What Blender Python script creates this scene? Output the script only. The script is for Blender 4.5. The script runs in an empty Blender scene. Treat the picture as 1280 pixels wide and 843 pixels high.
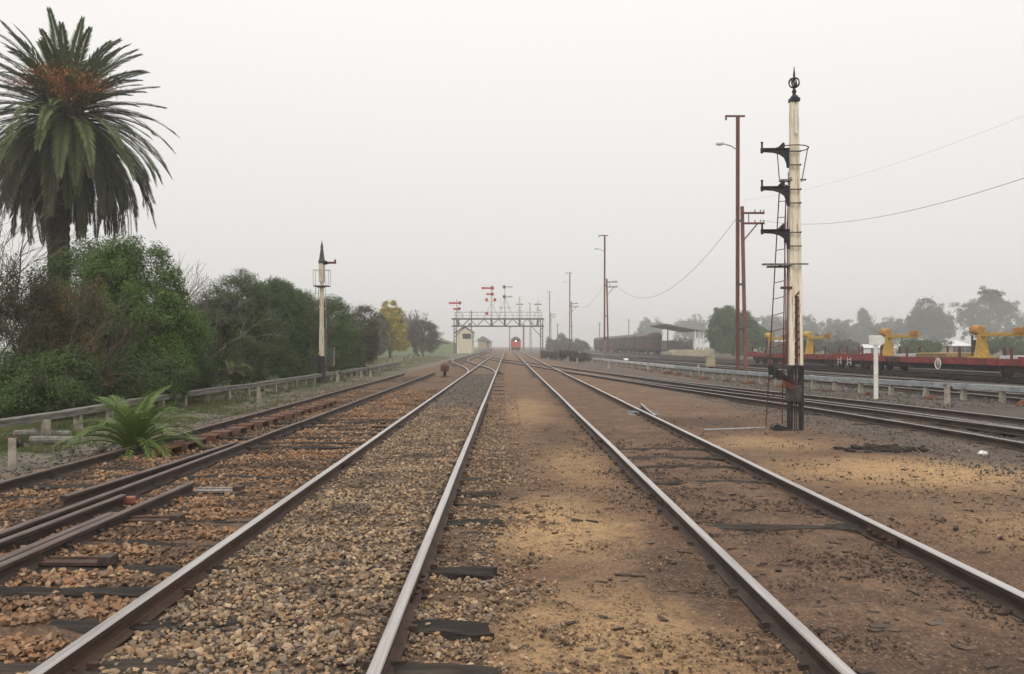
import bpy, math, random
import numpy as np
from mathutils import Vector, Matrix
R = math.radians
rng = np.random.default_rng(7)
random.seed(7)
sc = bpy.context.scene
COL = sc.collection

# ------------------------------------------------------------------ camera
F = 1100.0                       # focal length in photo pixels (photo 1280 wide)
CAMZ = 1.6                       # eye height over the rail heads (rail head = z 0)
cd = bpy.data.cameras.new("camera"); cam = bpy.data.objects.new("camera", cd); COL.objects.link(cam)
cd.sensor_width = 36; cd.lens = 36 * F / 1280; cd.clip_end = 9000; cd.clip_start = 0.05
cam.location = (0, 0, CAMZ)
cam.rotation_euler = (math.pi / 2 + 10.5 / F, 0, -6.0 / F)
cd.dof.use_dof = True; cd.dof.focus_distance = 45; cd.dof.aperture_fstop = 9.0
sc.camera = cam
CM = cam.rotation_euler.to_matrix()

def G(px, py, z=-0.15):
    """where the ground (height z) lies under a pixel of the survey photograph"""
    d = CM @ Vector(((px - 640) / F, -(py - 421.5) / F, -1))
    t = (z - CAMZ) / d.z
    return Vector((d.x * t, d.y * t, z))
def XZ(px, py, Y):
    """x and z of the point seen at a pixel, at distance Y"""
    d = CM @ Vector(((px - 640) / F, -(py - 421.5) / F, -1))
    t = Y / d.y
    return d.x * t, CAMZ + d.z * t

# ------------------------------------------------------------------ tagging
def tag(o, label=None, cat=None, group=None, kind=None):
    if label: o['label'] = label
    if cat: o['category'] = cat
    if group: o['group'] = group
    if kind: o['kind'] = kind
    return o
def thing(name, label, cat, loc=(0, 0, 0), rz=0, group=None):
    o = bpy.data.objects.new(name, None); COL.objects.link(o)
    o.empty_display_size = 0.2
    o.location = loc; o.rotation_euler = (0, 0, rz)
    return tag(o, label, cat, group)
def kids(o): return [c for c in bpy.data.objects if c.parent == o]
def copy_tree(o, parent=None):
    c = o.copy(); COL.objects.link(c); c.parent = parent
    for ch in kids(o): copy_tree(ch, c)
    return c

# ------------------------------------------------------------------ mesh builder
class MB:
    def __init__(s): s.v = []; s.f = []; s.m = []
    def add(s, vs, fs, m=0):
        b = len(s.v); s.v += [tuple(p) for p in vs]
        for f in fs: s.f.append(tuple(i + b for i in f)); s.m.append(m)
        return s
    def hexa(s, p, m=0):
        return s.add(p, [(0, 3, 2, 1), (4, 5, 6, 7), (0, 1, 5, 4), (1, 2, 6, 5), (2, 3, 7, 6), (3, 0, 4, 7)], m)
    def box(s, c, d, rz=0, m=0, top=(1, 1)):
        x, y, z = d[0] / 2, d[1] / 2, d[2] / 2
        ca, sa = math.cos(rz), math.sin(rz); P = []
        for zz, tx, ty in ((-z, 1, 1), (z, top[0], top[1])):
            for a, b in ((-x, -y), (x, -y), (x, y), (-x, y)):
                a *= tx; b *= ty
                P.append((c[0] + a * ca - b * sa, c[1] + a * sa + b * ca, c[2] + zz))
        return s.hexa(P, m)
    def bar(s, p, q, w, h=None, m=0, up=(0, 0, 1), w2=None, h2=None):
        h = h or w; w2 = w2 or w; h2 = h2 or h
        p = Vector(p); q = Vector(q); t = (q - p).normalized(); u = Vector(up)
        if abs(t.dot(u)) > 0.98: u = Vector((0, 1, 0))
        a = t.cross(u).normalized(); b = a.cross(t).normalized()
        P = []
        for o, ww, hh in ((p, w, h), (q, w2, h2)):
            for i, j in ((-1, -1), (1, -1), (1, 1), (-1, 1)):
                P.append(o + a * (i * ww / 2) + b * (j * hh / 2))
        return s.hexa(P, m)
    def tube(s, pts, r, n=6, m=0, r2=None, cap=True):
        pts = [Vector(p) for p in pts]; k = len(pts); r2 = r if r2 is None else r2
        vs = []; fs = []; pa = None
        for i, p in enumerate(pts):
            t = (pts[min(i + 1, k - 1)] - pts[max(i - 1, 0)]).normalized()
            if pa is None:
                u = Vector((0, 0, 1)) if abs(t.z) < 0.9 else Vector((1, 0, 0))
                a = t.cross(u).normalized()
            else:
                a = (pa - t * pa.dot(t)).normalized()
            pa = a; b = t.cross(a)
            rr = r + (r2 - r) * i / max(1, k - 1)
            for j in range(n):
                g = 2 * math.pi * j / n
                vs.append(p + a * (rr * math.cos(g)) + b * (rr * math.sin(g)))
        for i in range(k - 1):
            for j in range(n):
                fs.append((i * n + j, i * n + (j + 1) % n, (i + 1) * n + (j + 1) % n, (i + 1) * n + j))
        if cap:
            fs.append(tuple(range(n - 1, -1, -1))); fs.append(tuple((k - 1) * n + j for j in range(n)))
        return s.add(vs, fs, m)
    def lathe(s, prof, c=(0, 0, 0), n=14, m=0, axis='z'):
        vs = []; fs = []
        for r, z in prof:
            for j in range(n):
                g = 2 * math.pi * j / n; x, y = r * math.cos(g), r * math.sin(g)
                if axis == 'z': p = (x, y, z)
                elif axis == 'y': p = (x, z, y)
                else: p = (z, x, y)
                vs.append((c[0] + p[0], c[1] + p[1], c[2] + p[2]))
        k = len(prof)
        for i in range(k - 1):
            for j in range(n):
                q = (i * n + j, i * n + (j + 1) % n, (i + 1) * n + (j + 1) % n, (i + 1) * n + j)
                fs.append(q if axis != 'y' else q[::-1])
        fs.append(tuple(range(n))[::-1]); fs.append(tuple((k - 1) * n + j for j in range(n)))
        return s.add(vs, fs, m)
    def prism(s, poly, y0, y1, m=0, axis='y', o=(0, 0, 0)):
        """poly in (x,z) pushed along y, or in (x,y) along z, or (y,z) along x"""
        k = len(poly); vs = []
        for t in (y0, y1):
            for a, b in poly:
                p = (a, t, b) if axis == 'y' else ((a, b, t) if axis == 'z' else (t, a, b))
                vs.append((p[0] + o[0], p[1] + o[1], p[2] + o[2]))
        fs = [tuple(range(k)), tuple(range(2 * k - 1, k - 1, -1))]
        for i in range(k):
            j = (i + 1) % k; fs.append((i, i + k, j + k, j))
        return s.add(vs, fs, m)
    def build(s, name, mats, parent=None, smooth=False, bevel=0, loc=None, rz=0):
        me = bpy.data.meshes.new(name)
        me.from_pydata(s.v, [], s.f)
        mats = mats if isinstance(mats, (list, tuple)) else [mats]
        for mt in mats: me.materials.append(mt)
        if len(mats) > 1: me.polygons.foreach_set('material_index', s.m)
        me.validate(); me.update()
        o = bpy.data.objects.new(name, me); COL.objects.link(o)
        o.parent = parent
        if smooth:
            for p in me.polygons: p.use_smooth = True
        if bevel:
            md = o.modifiers.new('bevel', 'BEVEL'); md.width = bevel; md.segments = 2; md.limit_method = 'ANGLE'; md.angle_limit = R(50)
        if loc is not None: o.location = loc
        o.rotation_euler.z = rz
        return o
def np_mesh(name, V, Fq, mats, parent=None, smooth=False, midx=None):
    """big meshes: V (n,3), Fq (m,k) all faces with k corners"""
    me = bpy.data.meshes.new(name); n, k = Fq.shape
    me.vertices.add(len(V)); me.vertices.foreach_set('co', np.asarray(V, np.float32).ravel())
    me.loops.add(n * k); me.loops.foreach_set('vertex_index', np.asarray(Fq, np.int32).ravel())
    me.polygons.add(n); me.polygons.foreach_set('loop_start', np.arange(0, n * k, k, dtype=np.int32))
    me.polygons.foreach_set('loop_total', np.full(n, k, np.int32))
    mats = mats if isinstance(mats, (list, tuple)) else [mats]
    for mt in mats: me.materials.append(mt)
    if midx is not None: me.polygons.foreach_set('material_index', np.asarray(midx, np.int32))
    me.polygons.foreach_set('use_smooth', np.full(n, bool(smooth)))
    me.update(calc_edges=True)
    o = bpy.data.objects.new(name, me); COL.objects.link(o); o.parent = parent
    return o

# ------------------------------------------------------------------ noise on arrays
def hash2(i, j, s):
    h = np.sin(i * 127.1 + j * 311.7 + s * 74.7) * 43758.5453
    return h - np.floor(h)
def vnoise(x, y, s=0):
    i = np.floor(x); j = np.floor(y); u = x - i; v = y - j
    u = u * u * (3 - 2 * u); v = v * v * (3 - 2 * v)
    return ((hash2(i, j, s) * (1 - u) + hash2(i + 1, j, s) * u) * (1 - v)
            + (hash2(i, j + 1, s) * (1 - u) + hash2(i + 1, j + 1, s) * u) * v) * 2 - 1
def sstep(a, b, x):
    t = np.clip((x - a) / (b - a), 0, 1); return t * t * (3 - 2 * t)
def bandm(a, b, x, s=0.15): return sstep(a - s, a + s, x) * (1 - sstep(b - s, b + s, x))

# ------------------------------------------------------------------ materials
def newmat(name):
    m = bpy.data.materials.new(name); m.use_nodes = True
    nt = m.node_tree; nt.nodes.clear()
    out = nt.nodes.new('ShaderNodeOutputMaterial'); b = nt.nodes.new('ShaderNodeBsdfPrincipled')
    nt.links.new(b.outputs[0], out.inputs[0])
    return m, nt, b, out
def nd(nt, t, **k):
    n = nt.nodes.new(t)
    for a, v in k.items(): setattr(n, a, v)
    return n
def noise(nt, co, scale, detail=4, rough=0.6):
    n = nd(nt, 'ShaderNodeTexNoise'); n.inputs['Scale'].default_value = scale
    n.inputs['Detail'].default_value = detail; n.inputs['Roughness'].default_value = rough
    nt.links.new(co, n.inputs['Vector']); return n.outputs['Fac']
def ramp(nt, fac, lo, hi):
    n = nd(nt, 'ShaderNodeMapRange'); n.interpolation_type = 'SMOOTHSTEP'
    n.inputs[1].default_value = lo; n.inputs[2].default_value = hi
    nt.links.new(fac, n.inputs[0]); return n.outputs[0]
def mixc(nt, fac, a, b, mode='MIX'):
    n = nd(nt, 'ShaderNodeMix', data_type='RGBA', blend_type=mode)
    for sock, v in ((n.inputs[0], fac), (n.inputs[6], a), (n.inputs[7], b)):
        if isinstance(v, (int, float)): sock.default_value = v
        elif isinstance(v, tuple): sock.default_value = (*v, 1)
        else: nt.links.new(v, sock)
    return n.outputs[2]
def math_(nt, op, a, b=None, clamp=False):
    n = nd(nt, 'ShaderNodeMath', operation=op, use_clamp=clamp)
    for s, v in zip(n.inputs, (a, b)):
        if v is None: continue
        if isinstance(v, (int, float)): s.default_value = v
        else: nt.links.new(v, s)
    return n.outputs[0]
def bump(nt, b, h, strength=0.3, dist=0.01):
    n = nd(nt, 'ShaderNodeBump'); n.inputs['Strength'].default_value = strength; n.inputs['Distance'].default_value = dist
    nt.links.new(h, n.inputs['Height']); nt.links.new(n.outputs[0], b.inputs['Normal'])
def weathered(name, c1, c2, lo=0.42, hi=0.62, scale=6, rough=0.75, metal=0, bmp=0.25, stretch=(1, 1, 1), c3=None, scale3=25, c3r=(.58, .72)):
    m, nt, b, _ = newmat(name)
    tc = nd(nt, 'ShaderNodeTexCoord'); mp = nd(nt, 'ShaderNodeMapping'); mp.inputs['Scale'].default_value = stretch
    nt.links.new(tc.outputs['Object'], mp.inputs[0]); co = mp.outputs[0]
    n1 = noise(nt, co, scale, 6, 0.65); n2 = noise(nt, co, scale * 6, 3)
    c = mixc(nt, ramp(nt, n1, lo, hi), c1, c2)
    if c3: c = mixc(nt, ramp(nt, noise(nt, co, scale3, 5, 0.7), *c3r), c, c3)
    v = ramp(nt, n2, 0.25, 0.8); g = nd(nt, 'ShaderNodeMapRange'); g.inputs[3].default_value = 0.78; g.inputs[4].default_value = 1.12
    nt.links.new(v, g.inputs[0]); hs = nd(nt, 'ShaderNodeHueSaturation'); nt.links.new(c, hs.inputs['Color']); nt.links.new(g.outputs[0], hs.inputs['Value'])
    nt.links.new(hs.outputs[0], b.inputs['Base Color'])
    b.inputs['Roughness'].default_value = rough; b.inputs['Metallic'].default_value = metal
    b.inputs['Specular IOR Level'].default_value = 0.3
    if bmp: bump(nt, b, n2, bmp, 0.01)
    return m
def islandmat(name, cols, rough=0.85, translucent=0.0, extra=None):
    """every leaf or stone has a colour of its own, picked from a ramp"""
    m, nt, b, out = newmat(name)
    ge = nd(nt, 'ShaderNodeNewGeometry'); cr = nd(nt, 'ShaderNodeValToRGB')
    el = cr.color_ramp.elements
    while len(el) < len(cols): el.new(0.5)
    g_ = 1.55 if translucent else 1.0
    if translucent:
        mc = [sum(q[j] for q in cols) / len(cols) for j in range(3)]; cols = [tuple(.6 * q[j] + .4 * mc[j] for j in range(3)) for q in cols]
    for i, c in enumerate(cols): el[i].position = i / (len(cols) - 1); el[i].color = (c[0] * g_, c[1] * g_ , c[2] * g_, 1)
    nt.links.new(ge.outputs['Random Per Island'], cr.inputs[0])
    col = cr.outputs[0]
    if extra:   # a second slow tone (clump to clump)
        tc = nd(nt, 'ShaderNodeTexCoord'); n = noise(nt, tc.outputs['Object'], extra[0], 3)
        col = mixc(nt, math_(nt, 'MULTIPLY', ramp(nt, n, extra[2], extra[3]), .8), col, tuple(g_ * v for v in extra[1]))
    nt.links.new(col, b.inputs['Base Color']); b.inputs['Roughness'].default_value = rough
    b.inputs['Specular IOR Level'].default_value = 0.25
    if translucent:
        t = nd(nt, 'ShaderNodeBsdfTranslucent'); nt.links.new(col, t.inputs[0])
        mx = nd(nt, 'ShaderNodeMixShader'); mx.inputs[0].default_value = translucent
        nt.links.new(b.outputs[0], mx.inputs[1]); nt.links.new(t.outputs[0], mx.inputs[2]); nt.links.new(mx.outputs[0], out.inputs[0])
    return m

M = {}
M['rust_web'] = weathered('rail_web_rust', (.060, .038, .029), (.095, .055, .038), scale=4, stretch=(3, .6, 3))
M['rail_web_old'] = weathered('rail_web_old', (.048, .034, .029), (.078, .055, .042), scale=4, stretch=(3, .6, 3))
M['rail_top'] = weathered('rail_top_worn', (.56, .53, .51), (.47, .43, .41), scale=2, stretch=(5, .12, 1), rough=.38, metal=.75, bmp=.05)
M['rail_top_dull'] = weathered('rail_top_dull', (.34, .31, .29), (.22, .19, .17), scale=5, stretch=(6, .25, 1), rough=.45, metal=.6, bmp=.08)
M['rail_top_rusty'] = weathered('rail_top_rusty', (.17, .13, .115), (.12, .085, .072), scale=5, stretch=(4, .5, 1), rough=.55, metal=.3, bmp=.1)
M['timber'] = weathered('old_timber', (.034, .027, .021), (.068, .052, .039), scale=5, stretch=(.35, 4, 4), rough=.9, bmp=.9, c3=(.025, .02, .017), scale3=9)
M['timber_dark'] = weathered('oily_timber', (.020, .016, .013), (.040, .031, .024), scale=5, stretch=(.35, 4, 4), rough=.85, bmp=.9)
M['timber_grey'] = weathered('grey_timber', (.23, .215, .195), (.13, .12, .105), scale=4, stretch=(4, .4, 4), rough=.9, bmp=.6)
M['concrete_post'] = weathered('concrete_post', (.40, .36, .29), (.26, .23, .18), scale=7, rough=.9, bmp=.4, c3=(.12, .10, .08))
M['galv'] = weathered('galvanised_steel', (.40, .43, .44), (.28, .31, .32), scale=2.5, rough=.5, metal=.35, bmp=.08, c3=(.20, .19, .17), scale3=5)
M['pale_pipe'] = weathered('pale_pipe', (.52, .52, .50), (.36, .36, .34), scale=2, rough=.6, bmp=.1)
M['cream'] = weathered('cream_paint', (.86, .79, .64), (.76, .66, .48), scale=3, stretch=(4, 4, .22), rough=.6, bmp=.12, c3=(.20, .085, .035), scale3=6, c3r=(.57, .66))
M['cream_clean'] = weathered('cream_paint_old', (.72, .66, .52), (.60, .52, .38), scale=3, stretch=(3, 3, .5), rough=.6, bmp=.1, c3=(.28, .12, .05), scale3=5, c3r=(.55, .66))
M['rusty'] = weathered('rust', (.155, .062, .030), (.085, .038, .022), scale=9, rough=.85, bmp=.3)
M['rust_pale'] = weathered('rust_pale', (.155, .085, .062), (.10, .058, .045), scale=7, rough=.85, bmp=.3)
M['redlead'] = weathered('red_lead_paint', (.155, .043, .030), (.095, .034, .026), scale=3, stretch=(3, 3, .6), rough=.7, bmp=.15)
M['redbrown'] = weathered('red_brown_paint', (.215, .095, .066), (.15, .07, .05), scale=3, stretch=(3, 3, .6), rough=.75, bmp=.15)
M['black'] = weathered('black_paint', (.020, .020, .021), (.040, .038, .037), scale=6, rough=.5, bmp=.15)
M['dark_steel'] = weathered('dark_steel', (.055, .050, .048), (.09, .078, .07), scale=4, rough=.6, bmp=.15)
M['white'] = weathered('white_paint', (.80, .79, .75), (.70, .68, .62), scale=3, rough=.5, bmp=.05)
M['red_arm'] = weathered('red_enamel', (.52, .035, .035), (.42, .03, .03), scale=4, rough=.45, bmp=.03)
M['grey_arm'] = weathered('pale_enamel', (.50, .50, .46), (.40, .40, .36), scale=4, rough=.5, bmp=.03)
M['wagon_red'] = weathered('wagon_red', (.255, .038, .032), (.165, .034, .030), scale=2, rough=.65, bmp=.15, c3=(.07, .04, .035), scale3=3)
M['underframe'] = weathered('grimy_underframe', (.028, .024, .022), (.055, .042, .036), scale=4, rough=.8, bmp=.2)
M['bogie'] = weathered('bogie_grime', (.075, .038, .032), (.045, .03, .026), scale=4, rough=.8, bmp=.2)
M['yellow'] = weathered('yellow_paint', (.52, .33, .06), (.42, .25, .05), scale=4, rough=.5, bmp=.1, c3=(.22, .09, .03), scale3=6)
M['orange_worn'] = weathered('worn_orange', (.46, .25, .07), (.34, .16, .05), scale=6, rough=.6, bmp=.1)
M['plywood'] = weathered('plywood', (.42, .30, .14), (.34, .23, .10), scale=3, rough=.8)
M['grey_board'] = weathered('grey_board', (.17, .165, .155), (.11, .105, .10), scale=3, rough=.8)
M['van_brown'] = weathered('van_brown', (.125, .066, .050), (.082, .050, .042), scale=1.2, rough=.8, bmp=.2)
M['van_grey'] = weathered('van_grey_brown', (.088, .070, .066), (.062, .052, .050), scale=1.2, rough=.8, bmp=.2)
M['van_roof'] = weathered('van_roof', (.16, .135, .12), (.10, .085, .078), scale=1.5, rough=.8, bmp=.2)
M['orange'] = weathered('loco_orange', (.58, .060, .018), (.48, .05, .016), scale=2, rough=.4, bmp=.02)
M['loco_grey'] = weathered('loco_grey', (.11, .12, .135), (.08, .085, .095), scale=2, rough=.45, bmp=.02)
M['glass_dark'] = weathered('dark_glass', (.02, .022, .025), (.035, .036, .038), scale=2, rough=.12, bmp=0)
M['weatherboard'] = weathered('cream_boards', (.78, .72, .54), (.68, .61, .44), scale=2, stretch=(1, 1, 4), rough=.7, bmp=.1)
M['iron_roof'] = weathered('iron_roof', (.20, .19, .18), (.14, .13, .125), scale=2, rough=.6, bmp=.1)
M['shelter_roof'] = weathered('shelter_roof', (.32, .32, .32), (.25, .25, .25), scale=2, rough=.6, bmp=.1)
M['buff'] = weathered('buff_concrete', (.44, .38, .26), (.36, .31, .21), scale=2, rough=.9, bmp=.1)
M['bark'] = weathered('bark', (.11, .088, .07), (.065, .052, .042), scale=9, stretch=(1, 1, .3), rough=.95, bmp=.7)
M['bark_grey'] = weathered('grey_bark', (.20, .18, .165), (.12, .105, .095), scale=9, stretch=(1, 1, .3), rough=.95, bmp=.5)
M['palm_trunk'] = weathered('palm_trunk', (.075, .058, .045), (.04, .032, .026), scale=4, stretch=(1, 1, 3), rough=.95, bmp=1)
M['insulator'] = weathered('porcelain', (.30, .32, .30), (.22, .24, .22), scale=3, rough=.3, bmp=0)
M['wire'] = weathered('dark_wire', (.10, .10, .10), (.08, .08, .08), scale=3, rough=.6, bmp=0)
M['paleroof'] = weathered('pale_roof', (.72, .72, .72), (.62, .62, .62), scale=2, rough=.6, bmp=0)
M['brickred'] = weathered('brick_red', (.34, .12, .07), (.26, .10, .06), scale=6, rough=.9, bmp=.2)
M['lever_red'] = weathered('lever_red', (.26, .05, .035), (.15, .04, .03), scale=6, rough=.6, bmp=.1)

def lampmat(name, col, st):
    m, nt, b, out = newmat(name); e = nd(nt, 'ShaderNodeEmission')
    e.inputs[0].default_value = (*col, 1); e.inputs[1].default_value = st
    nt.links.new(e.outputs[0], out.inputs[0]); return m
M['headlight'] = lampmat('headlight_glow', (1, .86, .6), 14)
# ------------------------------------------------------------------ sky, sun, haze
EXPOSURE = 0.13
wd = bpy.data.worlds.new('World'); sc.world = wd; wd.use_nodes = True
nt = wd.node_tree; nt.nodes.clear()
wo = nd(nt, 'ShaderNodeOutputWorld'); bg = nd(nt, 'ShaderNodeBackground')
sky = nd(nt, 'ShaderNodeTexSky', sky_type='NISHITA'); sky.sun_disc = False
SUN_EL, SUN_AZ = R(48), R(200)
sky.sun_elevation = SUN_EL; sky.sun_rotation = SUN_AZ; sky.dust_density = 6; sky.air_density = 1; sky.altitude = 150
bw = nd(nt, 'ShaderNodeRGBToBW'); nt.links.new(sky.outputs[0], bw.inputs[0])
# an even cloud layer over the clear sky: colour bleached, brightness levelled
tcw = nd(nt, 'ShaderNodeTexCoord'); spw = nd(nt, 'ShaderNodeSeparateXYZ'); nt.links.new(tcw.outputs['Generated'], spw.inputs[0])
# overcast rule: the zenith is brighter than the horizon
ovc = math_(nt, 'ADD', 1.0, math_(nt, 'MULTIPLY', math_(nt, 'MAXIMUM', spw.outputs[2], 0.0), 1.0))
lev = math_(nt, 'ADD', math_(nt, 'MULTIPLY', bw.outputs[0], 0.10), math_(nt, 'MULTIPLY', ovc, 5.6))
cmb = nd(nt, 'ShaderNodeCombineColor')
nt.links.new(lev, cmb.inputs[0]); nt.links.new(math_(nt, 'MULTIPLY', lev, 0.972), cmb.inputs[1]); nt.links.new(math_(nt, 'MULTIPLY', lev, 0.950), cmb.inputs[2])
nt.links.new(mixc(nt, 0.97, sky.outputs[0], cmb.outputs[0]), bg.inputs[0])
bg.inputs[1].default_value = 0.12
nt.links.new(bg.outputs[0], wo.inputs[0])

sl = bpy.data.lights.new('sun', 'SUN'); sl.energy = 0.8; sl.angle = R(30); sl.color = (1, .96, .90)
so = bpy.data.objects.new('sun', sl); COL.objects.link(so); so.location = (0, -20, 60)
# the sky's sun_rotation turns clockwise from +Y: aim the lamp from that same side
sd = Vector((math.sin(SUN_AZ) * math.cos(SUN_EL), math.cos(SUN_AZ) * math.cos(SUN_EL), math.sin(SUN_EL)))
so.rotation_euler = sd.to_track_quat('Z', 'Y').to_euler()

hz = MB(); hz.box((0, 440, 8.2), (1900, 1620, 19.4))
hm = bpy.data.materials.new('mist'); hm.use_nodes = True; hn = hm.node_tree; hn.nodes.clear()
ho = nd(hn, 'ShaderNodeOutputMaterial'); hv = nd(hn, 'ShaderNodeVolumePrincipled')
hv.inputs['Color'].default_value = (.985, .985, .985, 1); hv.inputs['Density'].default_value = 0.0013; hv.inputs['Anisotropy'].default_value = 0.5
hn.links.new(hv.outputs[0], ho.inputs['Volume'])
haze = hz.build('haze', hm); tag(haze, 'grey morning fog over the whole yard', None, None, 'stuff')

# ------------------------------------------------------------------ ground
def ground_z(x, y):
    x = np.asarray(x, float); y = np.asarray(y, float)
    near = 1 - sstep(45, 90, y)
    z = np.full(x.shape, -0.155)
    z += near * (.018 * vnoise(x * 1.3, y * 1.3, 1) + .014 * vnoise(x * 4, y * 4, 2) + .007 * vnoise(x * 11, y * 11, 3))
    z += .045 * bandm(-2.18, -.78, x, .1) * (.75 + .5 * vnoise(x * .9, y * .7, 5))      # ballast heaped between the rails
    z += .055 * bandm(1.75, 3.25, x, .08) * (1 - .6 * sstep(3.0, 3.3, x))                # dirt packed inside the second track
    z -= .022 * bandm(-.62, .15, x, .12)                                                 # shoulder where the sleeper ends show
    z += .02 * bandm(.3, 1.5, x, .3)
    z += .03 * bandm(3.5, 6.8, x, .5)
    z += .01 * bandm(-4.1, -2.5, x, .2)
    z -= .12 * (1 - sstep(-7.6, -6.3, x)) - .05 * (1 - sstep(-10, -8, x))
    z += near * .05 * (1 - sstep(-7.4, -6.6, x)) * vnoise(x * .8, y * .8, 9)
    z -= .10 * bandm(9.8, 10e3, x, .6)
    return z
def grow(a, b, d0, g, dmax):
    r = [a]; d = d0
    while r[-1] < b: r.append(r[-1] + d); d = min(d * g, dmax)
    return r
xs = np.array(sorted(set([-v for v in grow(12, 900, .12, 1.12, 120)] + list(np.arange(-12, 12, .055)) + grow(12, 900, .08, 1.12, 120))))
ys = np.array([-350, -200, -100, -50, -25, -12, -6, -3, -1, 0, 1] + grow(2, 1150, .035, 1.0085, 60))
GX, GY = np.meshgrid(xs, ys); GZ = ground_z(GX, GY)
nx, ny = len(xs), len(ys)
idx = np.arange(nx * ny).reshape(ny, nx)
Fq = np.stack([idx[:-1, :-1].ravel(), idx[:-1, 1:].ravel(), idx[1:, 1:].ravel(), idx[1:, :-1].ravel()], 1)

def ground_mat():
    m, nt, b, _ = newmat('yard_dirt')
    ge = nd(nt, 'ShaderNodeNewGeometry'); P = ge.outputs['Position']
    sp = nd(nt, 'ShaderNodeSeparateXYZ'); nt.links.new(P, sp.inputs[0])
    nb = noise(nt, P, .8, 5, .6); nm = noise(nt, P, 2.2, 6, .65); nf = noise(nt, P, 14, 5, .7); ng = noise(nt, P, 70, 3, .7)
    X = math_(nt, 'ADD', sp.outputs[0], math_(nt, 'MULTIPLY', math_(nt, 'SUBTRACT', nm, .5), 1.1))
    Xs = math_(nt, 'ADD', sp.outputs[0], math_(nt, 'MULTIPLY', math_(nt, 'SUBTRACT', nf, .5), .25))
    Y = sp.outputs[1]
    def band(a, c, s, src): return math_(nt, 'MULTIPLY', ramp(nt, src, a - s, a + s), math_(nt, 'SUBTRACT', 1, ramp(nt, src, c - s, c + s)))
    def patch(x, y, rx, ry, soft=.7):
        a = math_(nt, 'POWER', math_(nt, 'DIVIDE', math_(nt, 'SUBTRACT', X, x), rx), 2)
        c = math_(nt, 'POWER', math_(nt, 'DIVIDE', math_(nt, 'SUBTRACT', Y, y), ry), 2)
        r = math_(nt, 'SQRT', math_(nt, 'ADD', a, c))
        r = math_(nt, 'ADD', r, math_(nt, 'MULTIPLY', math_(nt, 'SUBTRACT', nf, .5), 1.0))
        return math_(nt, 'SUBTRACT', 1, ramp(nt, r, 1 - soft, 1 + .4))
    mul = lambda a, k: math_(nt, 'MULTIPLY', a, k)
    brown, tan, dark = (.152, .087, .054), (.47, .305, .150), (.050, .036, .029)
    c = mixc(nt, ramp(nt, nb, .36, .66), brown, (.205, .132, .082))
    c = mixc(nt, mul(ramp(nt, nm, .60, .76), .55), c, tan)
    c = mixc(nt, mul(ramp(nt, noise(nt, P, 1.5, 5, .7), .56, .70), .7), c, (.105, .064, .042))
    # inside the second track: dark oily brown
    c = mixc(nt, mul(band(1.75, 3.3, .12, Xs), .78), c, mixc(nt, ramp(nt, nm, .40, .62), (.105, .062, .043), (.195, .120, .075)))
    # under the first track's ballast and the siding
    c = mixc(nt, mul(band(-2.3, -.6, .1, Xs), .8), c, (.14, .105, .075))
    c = mixc(nt, mul(band(-6.1, -2.35, .15, Xs), .7), c, (.125, .080, .052))
    # right: grey cinders towards the yard
    c = mixc(nt, mul(ramp(nt, math_(nt, 'SUBTRACT', X, math_(nt, 'MULTIPLY', Y, -.02)), 5.9, 7.6), .9), c, mixc(nt, ramp(nt, nm, .38, .64), (.078, .068, .060), (.135, .118, .102)))
    c = mixc(nt, mul(ramp(nt, X, 9.6, 12.5), .85), c, mixc(nt, ramp(nt, nb, .35, .65), (.060, .056, .054), (.095, .088, .082)))
    for x, y, rx, ry, k in ((.45, 8.6, .75, 1.5, .95), (.55, 5.0, .85, 1.4, .7), (1.0, 13, .5, 2.5, .5), (5.6, 12.0, 2.0, 1.6, .95), (5.3, 8.2, 1.2, .9, .5), (4.6, 15.5, 1.0, 1.2, .6), (.5, 24, .7, 5, .5)):
        c = mixc(nt, mul(patch(x, y, rx, ry), k), c, tan)
    for x, y, rx, ry, k in ((6.15, 14.3, .55, .6, .95), (4.4, 20, 1.4, 1.6, .75), (1.35, 6.6, .35, 1.1, .7), (-.25, 12, .35, 6, .5), (1.1, 3.7, .5, .35, .85), (2.4, 4.3, .7, .7, .6), (.9, 17, .4, 2.5, .5)):
        c = mixc(nt, mul(patch(x, y, rx, ry), k), c, dark)
    # left: grey soil with green growing in it
    lf = math_(nt, 'SUBTRACT', 1, ramp(nt, X, -7.2, -6.3))
    c = mixc(nt, lf, c, mixc(nt, ramp(nt, nm, .4, .6), (.125, .112, .092), (.19, .165, .125)))
    gm = mul(math_(nt, 'SUBTRACT', 1, ramp(nt, X, -8.4, -7.2)), ramp(nt, nb, .44, .58))
    c = mixc(nt, mul(gm, .85), c, (.070, .088, .030))
    # far to the left beyond the hedge: grass
    c = mixc(nt, math_(nt, 'SUBTRACT', 1, ramp(nt, X, -16, -11)), c, (.075, .10, .04))
    fr = math_(nt, 'MULTIPLY', ramp(nt, X, 30, 45), 1.0)
    c = mixc(nt, fr, c, (.085, .095, .05))
    n5 = noise(nt, P, 5.5, 6, .75)
    notleft = ramp(nt, X, -6.5, -6)
    c = mixc(nt, mul(mul(ramp(nt, n5, .50, .64), notleft), .55), c, (.085, .055, .040))
    c = mixc(nt, mul(mul(ramp(nt, noise(nt, P, 9, 5, .75), .60, .70), notleft), .45), c, (.28, .195, .12))
    n26 = noise(nt, P, 26, 4, .8)
    c = mixc(nt, mul(mul(ramp(nt, n26, .52, .58), notleft), .60), c, (.075, .048, .036))
    c = mixc(nt, mul(mul(ramp(nt, noise(nt, P, 38, 4, .8), .56, .62), notleft), .6), c, (.40, .28, .17))
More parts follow.
